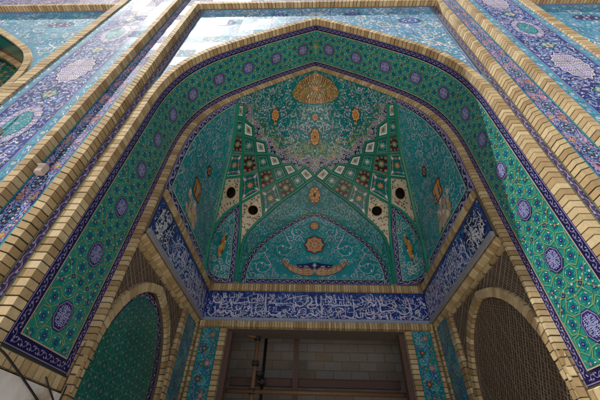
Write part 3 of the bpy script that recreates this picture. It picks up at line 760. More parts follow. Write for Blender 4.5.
# white kites with a round opening
K1 = [(224,178),(241.6,176),(240.5,203),(229,210),(219,220),(213,230),(209.5,240)]
K2 = [(240.5,203),(261,191),(263.5,217),(252,228),(244,240),(240.3,250),(240.2,228)]
for K, hc, hr in ((K1, (231, 192.5), 5.0), (K2, (253, 210), 4.9)):
    for sg in (-1, 1):
        P = mirP(px(K), sg); ch = fan_chart(P); U = ch.uv(P); cc = ch.uv(mirP(px([hc]), sg))[0]; e = ch.uv(mirP(px([(hc[0] + hr, hc[1]), (hc[0], hc[1] + hr)]), sg)); r = float(np.mean(np.linalg.norm(e - cc, axis=1)))
        hole = [(cc[0] + r*math.cos(a), cc[1] + r*math.sin(a)) for a in np.linspace(0, 2*PI, 24, endpoint=False)]
        if sum(U[i-1][0]*U[i][1] - U[i][0]*U[i-1][1] for i in range(len(U))) < 0: U = U[::-1]
        p = Paint(ch); p.area(U, 'cream', .025, 0, [hole])
        p.ribbon(densify(inset(U, .93), .03), .006, 'green', 2, closed=True)
        p.clip = inset(U, .90)
        rg = random.Random(4)
        for _ in range(260):
            q = U.min(0) + (U.max(0) - U.min(0))*[rg.random(), rg.random()]
            if np.linalg.norm(q - cc) < r*1.25: continue
            k = rg.random()
            if k < .40: p.star(q, .013, 6, rg.choice(('maroon', 'deepgreen', 'orange', 'indigo')), 2, .5, k*9)
            elif k < .75: p.leaf(q, k*20, .026, .010, rg.choice(('deepgreen', 'maroon', 'green')), 3)
            else: p.disc(q, .008, 'olive', 3, 6)
        for f in (.45, .62, .8):
            tip = U[np.argmin(U[:, 1])]; q = cc + (tip - cc)*f
            p.star(q, .020*(1.15 - f*.6), 8, 'green', 4, .75); p.star(q, .012*(1.15 - f*.6), 6, 'palegreen', 5, .5); p.disc(q, .004, 'orange', 6, 5)
        q = cc + (U[np.argmax(U[:, 1] - abs(U[:, 0])*.2)] - cc)*.62; p.star(q, .018, 8, 'deepgreen', 4, .75); p.star(q, .010, 6, 'palegreen', 5, .5)
        p.ribbon([(cc[0] + r*1.06*math.cos(a), cc[1] + r*1.06*math.sin(a)) for a in np.linspace(0, 2*PI, 24, endpoint=False)], .006, 'gold', 3, closed=True)
        kite = p.build('vent_panel', dome)
        # tube behind the opening
        ring = ch(np.array(hole), np.zeros(24)); N = vN(ring.mean(0)[None])[0]; g = Geo()
        g.add(np.concatenate([ring, ring - N*.10]), [(i, (i+1) % 24, 24 + (i+1) % 24, 24 + i) for i in range(24)] + [tuple(range(24, 48))], DARK, .3); g.build('vent_hole', kite)
# ---- unseen shell added behind the mosaics only to block light
g = Geo(); nu, nv = 60, 40; Vs = []
for j in range(nv + 1):
    z = ZV + (ZAP - .004 - ZV)*(j/nv); r = np.interp(z, prof_z, prof_r); k = np.clip((z - ZV)/(ZAP - ZV), 0, 1); pe = 2.0 + 12*(1 - k)**2.2
    for i in range(nu + 1):
        a = PI*i/nu; c_, s_ = math.cos(a), math.sin(a); q = (abs(c_)**pe + abs(s_)**pe)**(-1/pe)
        Vs.append((c_*q*(r*WI + .16), YF + s_*q*(r*(YB - YF) + .16), z + .16*(j/nv)))
g.add(Vs, [(j*(nu+1)+i, j*(nu+1)+i+1, (j+1)*(nu+1)+i+1, (j+1)*(nu+1)+i) for j in range(nv) for i in range(nu)], G('deepgreen'), .5); g.build('light_blocking_shell', dome, True)
# ---- ceiling field with sunburst
def front(x): z = np.interp(abs(x)/WF, prof_r[::-1], prof_z[::-1]); return np.array([x, YF + .003, z - .001])
zig = [(237.5,102.5),(244.5,104),(243.5,119),(253,126),(254,139),(265,142),(267.5,154),(278,156),(282,165),(291.5,163.5),(298,172),(305,166),(315.6,176.8)]
Lz = px(zig); Lz[-1, 0] = 0
xs = np.linspace(Lz[0, 0], 0, 26); fr_pts = np.array([front(x) for x in xs])
half = np.concatenate([fr_pts[::-1], Lz])            # apex -> left along arch -> zigzag -> bottom axis
full = np.concatenate([half, (Lz[:-1]*mir)[::-1], (fr_pts[1:-1]*mir)])
ch = Chart(vray(np.array([[0, 1.6, 1.2]]), np.array([[0, .25, 1.]])/1.03, .05, 3.)[0], (0, 1.5, 1.55)); U = ch.uv(full)
p = Paint(ch); p.area(U, 'teal', .03)
nh = len(half); Uz = ch.uv(Lz)
def up_(P): return ch.uv(np.asarray(px(P)))
bott = Uz[-1]
sp3 = px([(315.6, 88.5), (315.6, 103.5), (292.5, 90)]); sp3[:2, 0] = 0; su3 = ch.uv(sp3); sun_c = su3[0]; SRY = abs(su3[1, 1] - su3[0, 1])/.225; SRX = abs(su3[2, 0])/.225
p.clip = [tuple(q) for q in U]
p.mirror = True
# maroon flowery border along the zigzag with olive shoots
bz = Uz.copy(); cen = np.array([0, (sun_c[1] + bott[1])/2]); inw = bz + (cen - bz)/np.linalg.norm(cen - bz, axis=1)[:, None]*.105
for i in range(len(bz) - 1): p.poly([bz[i], bz[i+1], inw[i+1], inw[i]], 'navy', 1, noclip=True)
for i, q in enumerate(np.concatenate([resample(inw*.32 + bz*.68, .060), resample(inw*.80 + bz*.20, .066), resample(inw*1.12 - bz*.12, .050)])):
    rr = .017 + .009*(i % 3 == 0); p.disc(q, rr, 'script', 3, 11); p.disc(q, rr*.80, ('maroon', 'navy', 'green')[i % 3], 4, 10); p.star(q, rr*.66, 7, 'lilac' if i % 2 else 'cream', 5, .5); p.disc(q, rr*.2, 'maroon', 6, 6)
inw2 = bz + (cen - bz)/np.linalg.norm(cen - bz, axis=1)[:, None]*.125
for i, q in enumerate(resample(inw2, .014)):
    p.star(q + np.array([rng.uniform(-.012, .012), rng.uniform(-.012, .012)]), .013, 5, ('olive', 'yellow', 'green', 'palegreen')[i % 4], 2, .5, i)
    p.leaf(q + np.array([rng.uniform(-.02, .02), rng.uniform(-.0, .04)]), i*1.7, .034, .012, ('olive', 'green', 'yellow')[i % 3], 2)
for k in range(620):
    i = rng.randrange(len(bz) - 1); f_ = rng.random(); b0 = bz[i]*(1 - f_) + bz[i+1]*f_; v_ = cen - b0; v_ /= np.linalg.norm(v_); q = b0 + v_*(.10 + .22*rng.random()**1.7)
    if k % 3: p.leaf(q, rng.random()*6, .026, .010, ('olive', 'green', 'yellow', 'olive')[k % 4], 1)
    else: p.star(q, .011, 5, ('olive', 'yellow', 'gold')[k % 3 if k % 2 else 1], 1, .5, k)
cart1 = up_([(275, 115)])[0]; cart1 = np.array([abs(cart1[0]), cart1[1]])
ax1 = ch.uv(np.array([[0, px([(315.6, 137)])[0][1], px([(315.6, 137)])[0][2]]]))[0]; ax2 = ch.uv(np.array([[0, px([(315.6, 117)])[0][1], px([(315.6, 117)])[0][2]]]))[0]
box = ((0, U[:, 1].min()), (U[:, 0].max(), U[:, 1].max()))
p.scroll_fill(box, .050, ('script', 'palegreen', 'palegreen'), ('palegreen', 'turq', 'white'), ('pink', 'palegreen', 'turq', 'cyan'), ('gold', 'navy', 'orange'), .9, True, .0034, seed=21, avoid=[(0, sun_c[1], .23*SRX, .23*SRY), (cart1[0], cart1[1], .06, .08), (0, ax1[1], .05, .10), (0, ax2[1], .035, .04)])
for c in cart1[None]:
    rot = -.5
    for k, m in ((1.0, 'maroon'), (.84, 'gold'), (.55, 'orange'), (.30, 'gold')): p.star(c, .075*k, 8, m, 6 + int(8*(1 - k)), .72, rot, .8, 1.15)
    p.star(c + [.012, .085], .026, 6, 'pink', 6, .5); p.star(c - [.0, .088], .024, 6, 'gold', 6, .5)
    for j in range(10):
        an = j*.628; p.star(c + [.034*math.cos(an), .05*math.sin(an)], .010, 4, 'cream', 13, .5)
p.mirror = False
ceil = p.build('ceiling_field', dome)
# half sunburst medallion
q = Paint(ch); q.clip = p.clip
cs = np.array([0, sun_c[1]])
for k, m in ((.225, 'olive'), (.208, 'maroon'), (.12, 'deepgreen'), (.07, 'maroon'), (.03, 'gold')): 
    aa = np.linspace(0, 2*PI, 64, endpoint=False); rr = k*(1 + .05*np.cos(16*aa)); Pn = np.c_[cs[0] + SRX*rr*np.cos(aa), cs[1] + SRY*rr*np.sin(aa)]
    q.poly(Pn, m, 4 + int((.225 - k)*40))
for k, nn in ((.217, 60), (.200, 56), (.184, 50), (.168, 46), (.152, 42), (.136, 38), (.12, 32), (.104, 28), (.086, 22), (.066, 18), (.046, 12), (.026, 7)):
    for i in range(nn):
        an = 2*PI*(i + (int(k*1000) % 2)*.5)/nn; c = cs + [SRX*k*math.cos(an), SRY*k*math.sin(an)]
        q.star(c, .0095, 6, ('gold', 'yellow', 'orange', 'cream', 'gold')[(i + int(k*100)) % 5], 14, .55, an); q.disc(c, .0030, ('maroon', 'deepgreen')[i % 2], 15, 5)
q.build('sunburst_medallion', ceil)
q = Paint(ch); 
for (c, w, h) in ((ax1, .052, .098), (ax2, .03, .036)):
    for k, m in ((1.0, 'maroon'), (.88, 'gold'), (.62, 'orange'), (.40, 'gold'), (.2, 'maroon')): q.star((0, c[1]), k, 10, m, 6 + int(8*(1 - k)), .80, PI/2, w, h)
    for j in range(14): an = j*2*PI/14; q.star((.7*w*math.cos(an), c[1] + .7*h*math.sin(an)), .008, 5, ('cream', 'orange')[j % 2], 14, .5)
q.build('cartouche', ceil)
# thin painted edge of the vault where it meets the brick edging
ed_ = np.concatenate([HA[::-1]*[-1, 1], HA[1:]]); g = Geo(); n_ = len(ed_)
g.add([(q[0]*1.003, YF - .004, q[1] + .003) for q in ed_] + [(q[0]*1.003, YF + .045, q[1] + .003) for q in ed_], [(i, i+1, n_+i+1, n_+i) for i in range(n_ - 1)], G('ribgreen'), .4); g.build('vault_edge', dome)
# ---- tympanum
TY = [(240,284.5),(241.5,272),(245,262),(252,251),(263,240),(280,228),(298,217.5),(315.6,211.5)]
def sym_panel(pl, name, base, border, bw, paint):
    P = px(smooth_path(pl, 6)); P[-1, 0] = 0; Pm = (P[:-1]*mir)[::-1]; A_ = np.concatenate([P, Pm])
    chh = Chart(vray(np.array([[0, 1.6, 1.3]]), ((A_.mean(0) - [0, 1.6, 1.3])/np.linalg.norm(A_.mean(0) - [0, 1.6, 1.3]))[None], .05, 3)[0], (0, 1.5, 1.6))
    Uu = chh.uv(A_); pp = Paint(chh); paint(pp, chh, Uu); return pp.build(name, dome)
def poly_inset(Uu, d):
    Uu = np.asarray(Uu); ar = sum(Uu[i-1][0]*Uu[i][1] - Uu[i][0]*Uu[i-1][1] for i in range(len(Uu)))
    Q = np.concatenate([Uu[-1:], Uu, Uu[:1]]); e = np.diff(Q, axis=0); e /= np.linalg.norm(e, axis=1)[:, None] + 1e-9; n = np.c_[-e[:, 1], e[:, 0]]*(1 if ar > 0 else -1)
    nn = n[:-1] + n[1:]; L = np.linalg.norm(nn, axis=1)[:, None] + 1e-9; nn /= L; c = np.maximum((nn*n[:-1]).sum(1)[:, None], .45); return Uu + nn*d/c
def bordered(pp, Uu, bw, field, vine=('lilac', 'pink', 'lilac'), pitch=.07):
    I = poly_inset(Uu, bw); pp.area(Uu, 'navy', .022, 0, [densify(I, .022)]); pp.area(I, field, .022, 0)
    pp.ribbon(densify(I, .03), .005, 'palegreen', 3, closed=True); pp.ribbon(densify(poly_inset(Uu, .004), .03), .006, 'mauve', 3, closed=True)
    mid = poly_inset(Uu, bw*.5); pp.vine(np.concatenate([mid, mid[:1]]), bw*.8, vine[0], vine[1], vine[2], pitch, .0045, 2); return I
def axis_pt(chh, v): P = px([(315.6, v)])[0]; return chh.uv(np.array([[0, P[1], P[2]]]))[0]
def tymp(pp, chh, Uu):
    I = bordered(pp, Uu, .046, 'turq'); pp.clip = [tuple(q) for q in I]
    c1 = axis_pt(chh, 245); c2 = axis_pt(chh, 226); c3 = axis_pt(chh, 269)
    lo, hi = I.min(0), I.max(0); pp.mirror = True
    av = [(0, c1[1], .11, .11), (0, c2[1], .06, .05), (0, c3[1], .33, .075)]
    # orderly row of scrolls following the arch, then fill
    for (u, v, r, d) in ((262, 266, .085, 1), (262.5, 249, .058, -1), (283, 249, .085, 1), (298, 232, .05, -1), (290, 238, .04, 1), (252, 275, .045, -1)):
        q = chh.uv(px([(u, v)]))[0]; pp.spiral((abs(q[0]), q[1]), r, 1.2 + d, d, 'script', .0038, 'palegreen', 'turq', 'orange', 3); av.append((abs(q[0]), q[1], r*.9, r*.9))
    pp.scroll_fill(((0, lo[1]), (hi[0], hi[1])), .036, ('palegreen', 'script', 'cyan'), ('cyan', 'palegreen', 'turq'), ('cyan', 'pink', 'aqua'), ('gold', 'white'), .9, True, .0030, seed=31, avoid=av)
    # wing shaped plume
    wu = lambda L_: np.abs(chh.uv(px(L_)))*[1, 0] + chh.uv(px(L_))*[0, 1]
    lowr = resample(smooth_path(wu([(315.4,276),(309,278),(300,276.5),(291,272.5),(284.5,266.5),(281.5,259.5)]), 8), .3); k_ = 30
    def rs(P): d = np.r_[0, np.cumsum(np.linalg.norm(np.diff(P, axis=0), axis=1))]; q = np.linspace(0, d[-1], k_); return np.c_[np.interp(q, d, P[:, 0]), np.interp(q, d, P[:, 1])]
    lowr = rs(smooth_path(wu([(315.4,274.5),(309,276),(300,275),(291,271.5),(284.5,266),(281.5,259.5)]), 8)); upr = rs(smooth_path(wu([(315.4,270.5),(308,268),(301,269.5),(295,266.5),(289,265.5),(284.5,261.5),(281.5,259.5)]), 8))
    for i in range(k_ - 1): pp.poly([lowr[i], lowr[i+1], upr[i+1], upr[i]], 'gold' if i % 2 else 'buff', 6)
    for i in range(1, k_ - 2):
        dr = upr[i] - lowr[i]; w_ = np.linalg.norm(dr); an = math.atan2(dr[1], dr[0]) - .9
        for f_ in ((.25, .6, .98) if w_ > .03 else (.5, .95)): pp.leaf(lowr[i] + dr*f_, an, .034, .014, ('cream', 'gold', 'buff', 'orange')[(i + int(f_*10)) % 4], 7); pp.disc(lowr[i] + dr*f_, .0035, 'maroon', 9, 5)
    pp.ribbon(lowr, .005, 'maroon', 8); pp.ribbon(upr, .005, 'maroon', 8)
    nv = wu([(315.4,271),(308,268.5),(300,268.5),(296,264.5),(305,264),(315.4,262.5)]); pp.poly(nv, 'navy', 4); pp.leaf(nv.mean(0), .1, .05, .016, 'lilac', 5); pp.leaf(nv.mean(0) + [.05, .0], .4, .03, .012, 'pink', 5)
    pp.mirror = False
    pp.rosette((0, c3[1] + .035), .024, 6, 'lilac', 'white', 6); pp.rosette((0, c3[1] - .02), .024, 6, 'pink', 'gold', 9)
    for (c, r) in ((c1, .098), (c2, .046)):
        pp.star((0, c[1]), r, 8, 'maroon', 6, .86); pp.star((0, c[1]), r*.90, 8, 'orange', 7, .80)
        for j in range(8): an = j*PI/4; pp.leaf((.60*r*math.cos(an), c[1] + .60*r*math.sin(an)), an, r*.5, r*.26, 'gold' if j % 2 else 'buff', 8)
        for j in range(8): an = (j + .5)*PI/4; pp.star((.62*r*math.cos(an), c[1] + .62*r*math.sin(an)), r*.13, 5, 'palegreen', 8, .5)
        pp.rosette((0, c[1]), r*.34, 8, 'cream', 'orange', 9)
sym_panel(TY, 'tympanum_panel', None, 'navy', .046, tymp)
# zone between the two arches
OUT = R[5]
def arch_zone():
    a = px(smooth_path(OUT, 6)); a[-1, 0] = 0; b = px(smooth_path(TY, 6)); b[-1, 0] = 0
    A_ = np.concatenate([a, (a[:-1]*mir)[::-1]]); B_ = np.concatenate([b, (b[:-1]*mir)[::-1]])
    P0 = vray(np.array([[0, 1.6, 1.3]]), np.array([[0, .9, .75]]), .05, 3)[0]; chh = Chart(P0, (0, 1.5, 1.6)); Ua, Ub = chh.uv(A_), chh.uv(B_)
    Uu = np.concatenate([Ua, Ub[::-1]]); pp = Paint(chh); pp.area(Uu, 'teal', .028)
    pp.ribbon(Ub, .022, 'ribgreen', 4); pp.ribbon(poly_inset(np.concatenate([Ua, Ub[::-1]]), .010)[:len(Ua)], .005, 'palegreen', 3)
    pp.clip = [tuple(q) for q in Uu]; c = axis_pt(chh, 195); pp.mirror = True; av = [(0, c[1], .075, .12)]
    for (u, v, r, d) in ((304, 199, .045, 1), (296, 205, .045, -1), (287, 212, .045, 1), (276, 219, .044, -1), (266, 227, .040, 1), (257, 236, .034, -1), (250, 246, .026, 1)):
        q = chh.uv(px([(u, v)]))[0]; pp.spiral((abs(q[0]), q[1]), r, 2 + d, d, 'palegreen', .0036, 'palegreen', 'turq', 'pink', 3); av.append((abs(q[0]), q[1], r*.9, r*.9))
    lo, hi = Uu.min(0), Uu.max(0)
    pp.scroll_fill(((0, lo[1]), (hi[0], hi[1])), .034, ('palegreen', 'cyan'), ('palegreen', 'turq', 'cyan'), ('turq', 'pink', 'cyan'), ('gold', 'white'), .5, True, .004, seed=33, avoid=av)
    pp.mirror = False; o = pp.build('arch_field', dome)
    q = Paint(chh)
    for k, m in ((1, 'maroon'), (.9, 'gold'), (.66, 'orange'), (.5, 'gold'), (.26, 'maroon')): q.star((0, c[1]), k, 12, m, 6 + int(8*(1 - k)), .86, PI/2, .066, .105)
    for j in range(18): an = j*2*PI/18; q.star((.78*.066*math.cos(an), c[1] + .78*.105*math.sin(an)), .010, 5, ('cream', 'orange', 'maroon')[j % 3], 14, .5)
    for j in range(9): an = j*2*PI/9; q.star((.36*.066*math.cos(an), c[1] + .36*.105*math.sin(an)), .009, 5, ('cream', 'maroon')[j % 2], 14, .5)
    q.build('cartouche', o)
arch_zone()
# corner panels and side panels
CP = [(203.5,283.5),(206,262),(208.3,243),(213.3,230.5),(219.2,220.5),(229.2,210.5),(239.8,204),(238.5,230),(236.5,255),(233.5,283.5)]
for sg in (-1, 1):
    P = mirP(px(CP), sg); c0 = P.mean(0); v = c0 - [0, 1.6, 1.5]; v /= np.linalg.norm(v); chh = Chart(vray(np.array([[0, 1.6, 1.5]]), v[None], .05, 3)[0], (0, 1.6, 1.5)); U = chh.uv(P)
    if sum(U[i-1][0]*U[i][1] - U[i][0]*U[i-1][1] for i in range(len(U))) < 0: U = U[::-1]
    pp = Paint(chh); I = bordered(pp, U, .036, 'turq', pitch=.06); pp.clip = [tuple(q) for q in I]
    m1 = chh.uv(mirP(px([(221.5, 246)]), sg))[0]; kc0 = chh.k(m1); m0 = chh.uv(mirP(px([(225, 235), (217, 259)]), sg)); dirv = m0[0] - m0[1]; ang = math.atan2(dirv[1], dirv[0]); L_ = np.linalg.norm(dirv)
    pp.scroll_fill((U.min(0), U.max(0)), .038*kc0, ('white', 'palegreen'), ('palegreen', 'cyan'), ('pink', 'cyan'), ('gold', 'white'), .6, True, .0034*kc0, seed=41, avoid=[(m1[0], m1[1], .05, .09)])
    kc = chh.k(m1)
    for k, (w, m) in enumerate(((1, 'maroon'), (.88, 'gold'), (.6, 'orange'), (.4, 'gold'))): pp.leaf(m1, ang, L_*1.0*w, .085*kc*w, m, 6 + k)
    for j in range(26): pp.star(m1 + dirv*(j/25 - .5)*1.05 + np.array([-dirv[1], dirv[0]])/L_*kc*(.026 if j % 2 else -.026)*math.sin((j + .5)/26*PI), .014*kc, 6, ('gold', 'maroon', 'buff', 'orange', 'cream', 'gold', 'green')[j % 7], 11, .5)
    q = chh.uv(mirP(px([(217, 268)]), sg))[0]; pp.spiral(q, .045*kc0, 1, sg, 'white', .0042*kc0, 'cyan', 'cyan', 'gold', 3)
    pp.build('corner_panel', dome)
    # side panel
    zz = np.linspace(ZV + .004, front(Lz[0, 0])[2], 32); xf = np.interp(zz, prof_z, prof_r)*WF; fe = np.array([(-x, YF + .003, z) for x, z in zip(xf, zz)])
    RP = px(smooth_path(RIB1, 5)); base = np.array([(-np.interp(y, [YF, YF + .5], [WF, WI]) + .002, y, ZV + .004) for y in np.linspace(RP[-1, 1], YF + .003, 16)])
    P = mirP(np.concatenate([fe, RP, base[1:-1]]), sg); D0 = np.array([sg*.05, 1.5, 1.5]); v = np.array([sg*-.0 + (sg*.80), .30, .28]); v /= np.linalg.norm(v)
    chh = Chart(vray(D0[None], v[None], .05, 3)[0], (-sg*.35, 1.65, 1.7)); U = chh.uv(P)
    if sum(U[i-1][0]*U[i][1] - U[i][0]*U[i-1][1] for i in range(len(U))) < 0: U = U[::-1]
    pp = Paint(chh); I = bordered(pp, U, .028, 'turq', pitch=.046); pp.clip = [tuple(q) for q in I]
    f = lambda u, v: chh.uv(mirP(px([(u, v)]), sg))[0]
    cA, cB, cC, cD = f(197, 190), f(188, 213), f(191, 226), f(209, 171); av = [(cA[0], cA[1], .075, .105), (cB[0], cB[1], .06, .05), (cC[0], cC[1], .06, .05), (cD[0], cD[1], .05, .05)]
    kA = chh.k(cA); kM = chh.k(chh.uv(P).mean(0)); av = [(a_[0], a_[1], a_[2]*kA*.8, a_[3]*kA*.8) for a_ in av]
    for (u, v, r, d) in ((184, 186, .075, 1), (205, 208, .07, -1), (199, 150, .08, 1), (214, 146, .07, -1), (218, 124, .065, 1), (192, 168, .06, -1), (200, 240, .055, 1), (196, 258, .045, -1), (206, 228, .05, 1), (208, 132, .05, -1)):
        q = f(u, v); r *= chh.k(q)*.72; pp.spiral(q, r, 1 + d, d*sg, 'script', r*.070, 'palegreen', 'cyan', 'pink', 3); av.append((q[0], q[1], r*.9, r*.9))
    pp.scroll_fill((U.min(0), U.max(0)), .040*kM, ('script', 'palegreen', 'cyan'), ('palegreen', 'cyan', 'turq'), ('pink', 'cyan', 'turq'), ('gold', 'orange', 'white'), .8, True, .0030*kM, seed=44, avoid=av)
    w, h = np.abs(f(201.5, 190) - f(192.5, 190)).max()*.5, np.linalg.norm(f(197, 180.5) - f(197, 199.5))*.5
    for k, m in ((1.12, 'maroon'), (.96, 'orange'), (.84, 'gold'), (.5, 'buff')): pp.poly([(cA[0] + k*w*x, cA[1] + k*h*y) for x, y in ((-.7,-1),(.7,-1),(1,-.7),(.8,0),(1,.7),(.7,1),(-.7,1),(-1,.7),(-.8,0),(-1,-.7))], m, 6 + int(10*(1.12 - k)))
    for x in (-.45, .45):
        for y in (-.65, -.2, .25, .7): pp.star(cA + [x*w, y*h], .24*w, 6, ('maroon', 'orange')[y > 0], 13, .5)
    rg = random.Random(3)
    for cc in (cB, cC):
        kp = np.linalg.norm(f(192, 215) - f(186, 215))/6
        for j in range(44): pp.star(cc + np.array([rg.gauss(0, 2.0), rg.gauss(0, 4.2)])*kp, 1.6*kp, 6, rg.choice(('buff', 'pink', 'gold', 'buff', 'cream')), 6 + j % 5, .6, j)
    pp.rosette(cD, .036*chh.k(cD), 8, 'gold', 'maroon', 6, ring='navy'); pp.build('side_field', dome)

# ================================================================== 4. CALLIGRAPHY FRIEZE
frieze = empty('calligraphy_frieze', (0, (YB - 1)*S, 1.05*S + EYE), 'cobalt frieze of white Arabic lettering running round three sides under the dome', 'inscription')
ZF0, ZF1 = 1.052, 1.290
# strokes traced off the back wall band, x 0..228 , y 0..25 (px of the photograph, y down from the top edge of the band)
TR = [  # tile 1 (x offset 200)
 (0, [(65,110),(70,165),(110,185),(150,150)]), (0, [(152,85),(160,130),(150,180),(145,205),(165,228),(215,222),(205,192),(180,195)]), (0, [(200,150),(165,182),(80,182)]), (0, [(180,112),(192,128),(178,138),(168,124),(180,112)]),
 (0, [(230,140),(262,200),(255,232),(232,238)]), (0, [(285,192),(410,172)]), (0, [(285,192),(300,160),(330,125)]), (0, [(325,92),(338,110),(322,122),(312,106),(325,92)]),
 (0, [(45,235),(35,275),(60,298),(85,300),(102,270),(98,215)]), (0, [(95,285),(140,262),(165,285),(195,258),(225,280),(258,258),(285,300),(330,295),(400,268)]), (0, [(262,282),(300,312),(365,300),(420,270),(445,225)]), (0, [(437,212),(450,226),(438,238),(426,226),(437,212)]),
 (0, [(465,195),(468,302)]), (0, [(512,92),(514,188)]), (0, [(514,188),(508,250),(545,290),(582,288),(562,252),(530,272)]), (0, [(410,118),(430,172),(470,180),(520,172),(545,150)]), (0, [(545,105),(575,150),(560,175)]), (0, [(370,205),(345,255)]), (0, [(300,215),(330,250),(360,225)]),
 (55, [(52,90),(55,300)]), (55, [(85,186),(270,182)]), (55, [(85,186),(110,150),(130,130)]), (55, [(122,98),(136,114),(122,128),(108,112),(122,98)]), (55, [(235,165),(330,125),(480,98)]), (55, [(85,255),(120,290),(180,285),(205,262),(210,300),(265,280)]), (55, [(240,238),(262,250),(248,268),(235,252),(240,238)]), (55, [(262,260),(310,280),(345,245),(335,205)]), (55, [(340,190),(356,204),(342,222),(330,206),(340,190)]), (55, [(360,300),(420,230),(465,235)]), (55, [(350,170),(370,200),(430,200),(465,165),(480,110)]), (55, [(455,205),(500,180),(480,220),(560,225)]), (55, [(500,110),(520,150),(510,185),(560,190)]), (55, [(562,100),(568,180),(590,195)]), (55, [(410,300),(450,310),(500,270),(545,290),(590,270)]), (55, [(165,300),(215,310),(255,290)]),
 (110, [(60,100),(66,310)]), (110, [(130,190),(330,192),(370,170)]), (110, [(130,190),(160,150),(180,135)]), (110, [(156,102),(170,118),(156,132),(143,116),(156,102)]), (110, [(205,110),(210,180)]), (110, [(90,315),(160,280),(200,250),(250,265),(310,240)]), (110, [(150,225),(165,245),(150,262),(138,244),(150,225)]), (110, [(225,215),(275,225),(255,250),(230,240)]), (110, [(310,165),(345,160),(370,185)]), (110, [(385,130),(388,250)]), (110, [(320,320),(375,290),(385,245)]), (110, [(400,250),(420,300),(460,290),(470,250)]), (110, [(410,195),(460,165),(490,150),(465,120),(480,105)]), (110, [(270,280),(330,300),(400,315)]), (110, [(500,240),(520,270),(560,270),(590,240)]), (110, [(5,150),(25,200),(50,180)]), (110, [(5,250),(30,270),(50,250)]), (110, [(490,290),(540,310),(590,290)]), (110, [(500,110),(540,150),(520,190)]),
 (165, [(75,110),(100,180),(95,240),(140,245)]), (165, [(125,110),(130,185),(170,185)]), (165, [(170,180),(205,165),(250,195),(235,215),(190,200)]), (165, [(240,130),(258,185),(245,210)]), (165, [(100,245),(190,232),(270,240),(290,262),(350,262),(385,225),(350,195)]), (165, [(345,140),(362,154),(348,170),(335,156),(345,140)]), (165, [(380,110),(395,190),(400,240)]), (165, [(355,330),(400,285),(470,310),(510,290)]), (165, [(430,265),(475,235),(445,230),(430,265)]), (165, [(510,140),(545,190),(530,215)]), (165, [(185,270),(190,310),(230,330),(280,310),(275,270)]), (165, [(480,320),(520,340),(555,310),(550,265),(520,285)]), (165, [(10,300),(50,325),(95,300),(80,270)]), (165, [(150,260),(155,330)]), (165, [(560,270),(590,262)]), (165, [(10,150),(40,190),(60,160)]), (165, [(10,240),(60,270),(110,260)]), (165, [(290,290),(340,280)]),
]
def script(p, sx, sy, x0, ytop, w=.0125, rng_=None, lo=0, hi=228, col='script', layer=6):
    """lettering strokes with a broad-nib stroke width; sx, sy = drawing units per traced px"""
    for off, st in TR:
        P = np.array([((off*1.0 + q[0]/10.0), (q[1] - 78)/10.0) for q in st])
        if P[:, 0].mean() < lo or P[:, 0].mean() > hi: continue
        Q = smooth_path(np.c_[x0 + (P[:, 0] - lo)*sx, ytop - P[:, 1]*sy], 7)
        T = np.gradient(Q, axis=0); an = np.arctan2(T[:, 1], T[:, 0]); wd = w*(.55 + .60*np.abs(np.sin(an - .6)))
        e = np.minimum(np.arange(len(Q)), np.arange(len(Q))[::-1]); wd = wd*np.clip(.45 + e*.18, 0, 1); p.ribbon(Q, wd, col, layer)
def frieze_ground(p, x0, x1, seed, clip=None):
    p.clip = clip or rect(x0 + .004, ZF0 + .004, x1 - .004, ZF1 - .004)
    p.scroll_fill(((x0, ZF0), (x1, ZF1)), .024, ('blue', 'aqua', 'blue'), ('sky', 'blue', 'aqua'), ('blue', 'aqua', 'sky'), ('lilac', 'sky'), .35, True, .0034, seed=seed, layer=2)
    rg = random.Random(seed)
    for _ in range(int((x1 - x0)*190)):       # vowel marks and dots
        q = (rg.uniform(x0, x1), rg.uniform(ZF0, ZF1)); k = rg.random()
        if k < .5: p.leaf(q, .6 + rg.uniform(-.3, .3), .024, .006, 'lilac', 5)
        elif k < .8: p.star(q, .006, 4, 'white', 5, .8)
        else: p.ribbon([(q[0] - .008, q[1]), (q[0] - .003, q[1] - .006), (q[0] + .003, q[1]), (q[0] + .009, q[1] - .005)], .003, 'lilac', 5)
bm = lambda V, H: np.c_[V[:, 0], YB - .004 - H, V[:, 1]]
p = Paint(bm); p.area(rect(-WI, ZF0, WI, ZF1), 'cobalt', .1); frieze_ground(p, -WI, WI, 51); fp = p.build('frieze_panel', frieze)
HZ = ZF1 - ZF0
p = Paint(bm); p.clip = rect(-WI + .006, ZF0 + .006, WI - .006, ZF1 - .006)
script(p, 2*WI/222, HZ/25.5, -WI + .01, ZF1 - .008, .0088)
script(p, WI/222, HZ/48, -WI + .02, ZF1 - .010, .0052, layer=4); script(p, WI/222, HZ/48, .03, ZF1 - .014, .0052, layer=4)
script(p, WI/222, HZ/50, -WI + .06, ZF1 - .125, .0052, layer=4); script(p, WI/222, HZ/50, .0, ZF1 - .122, .0052, layer=4)
p.build('lettering', fp)
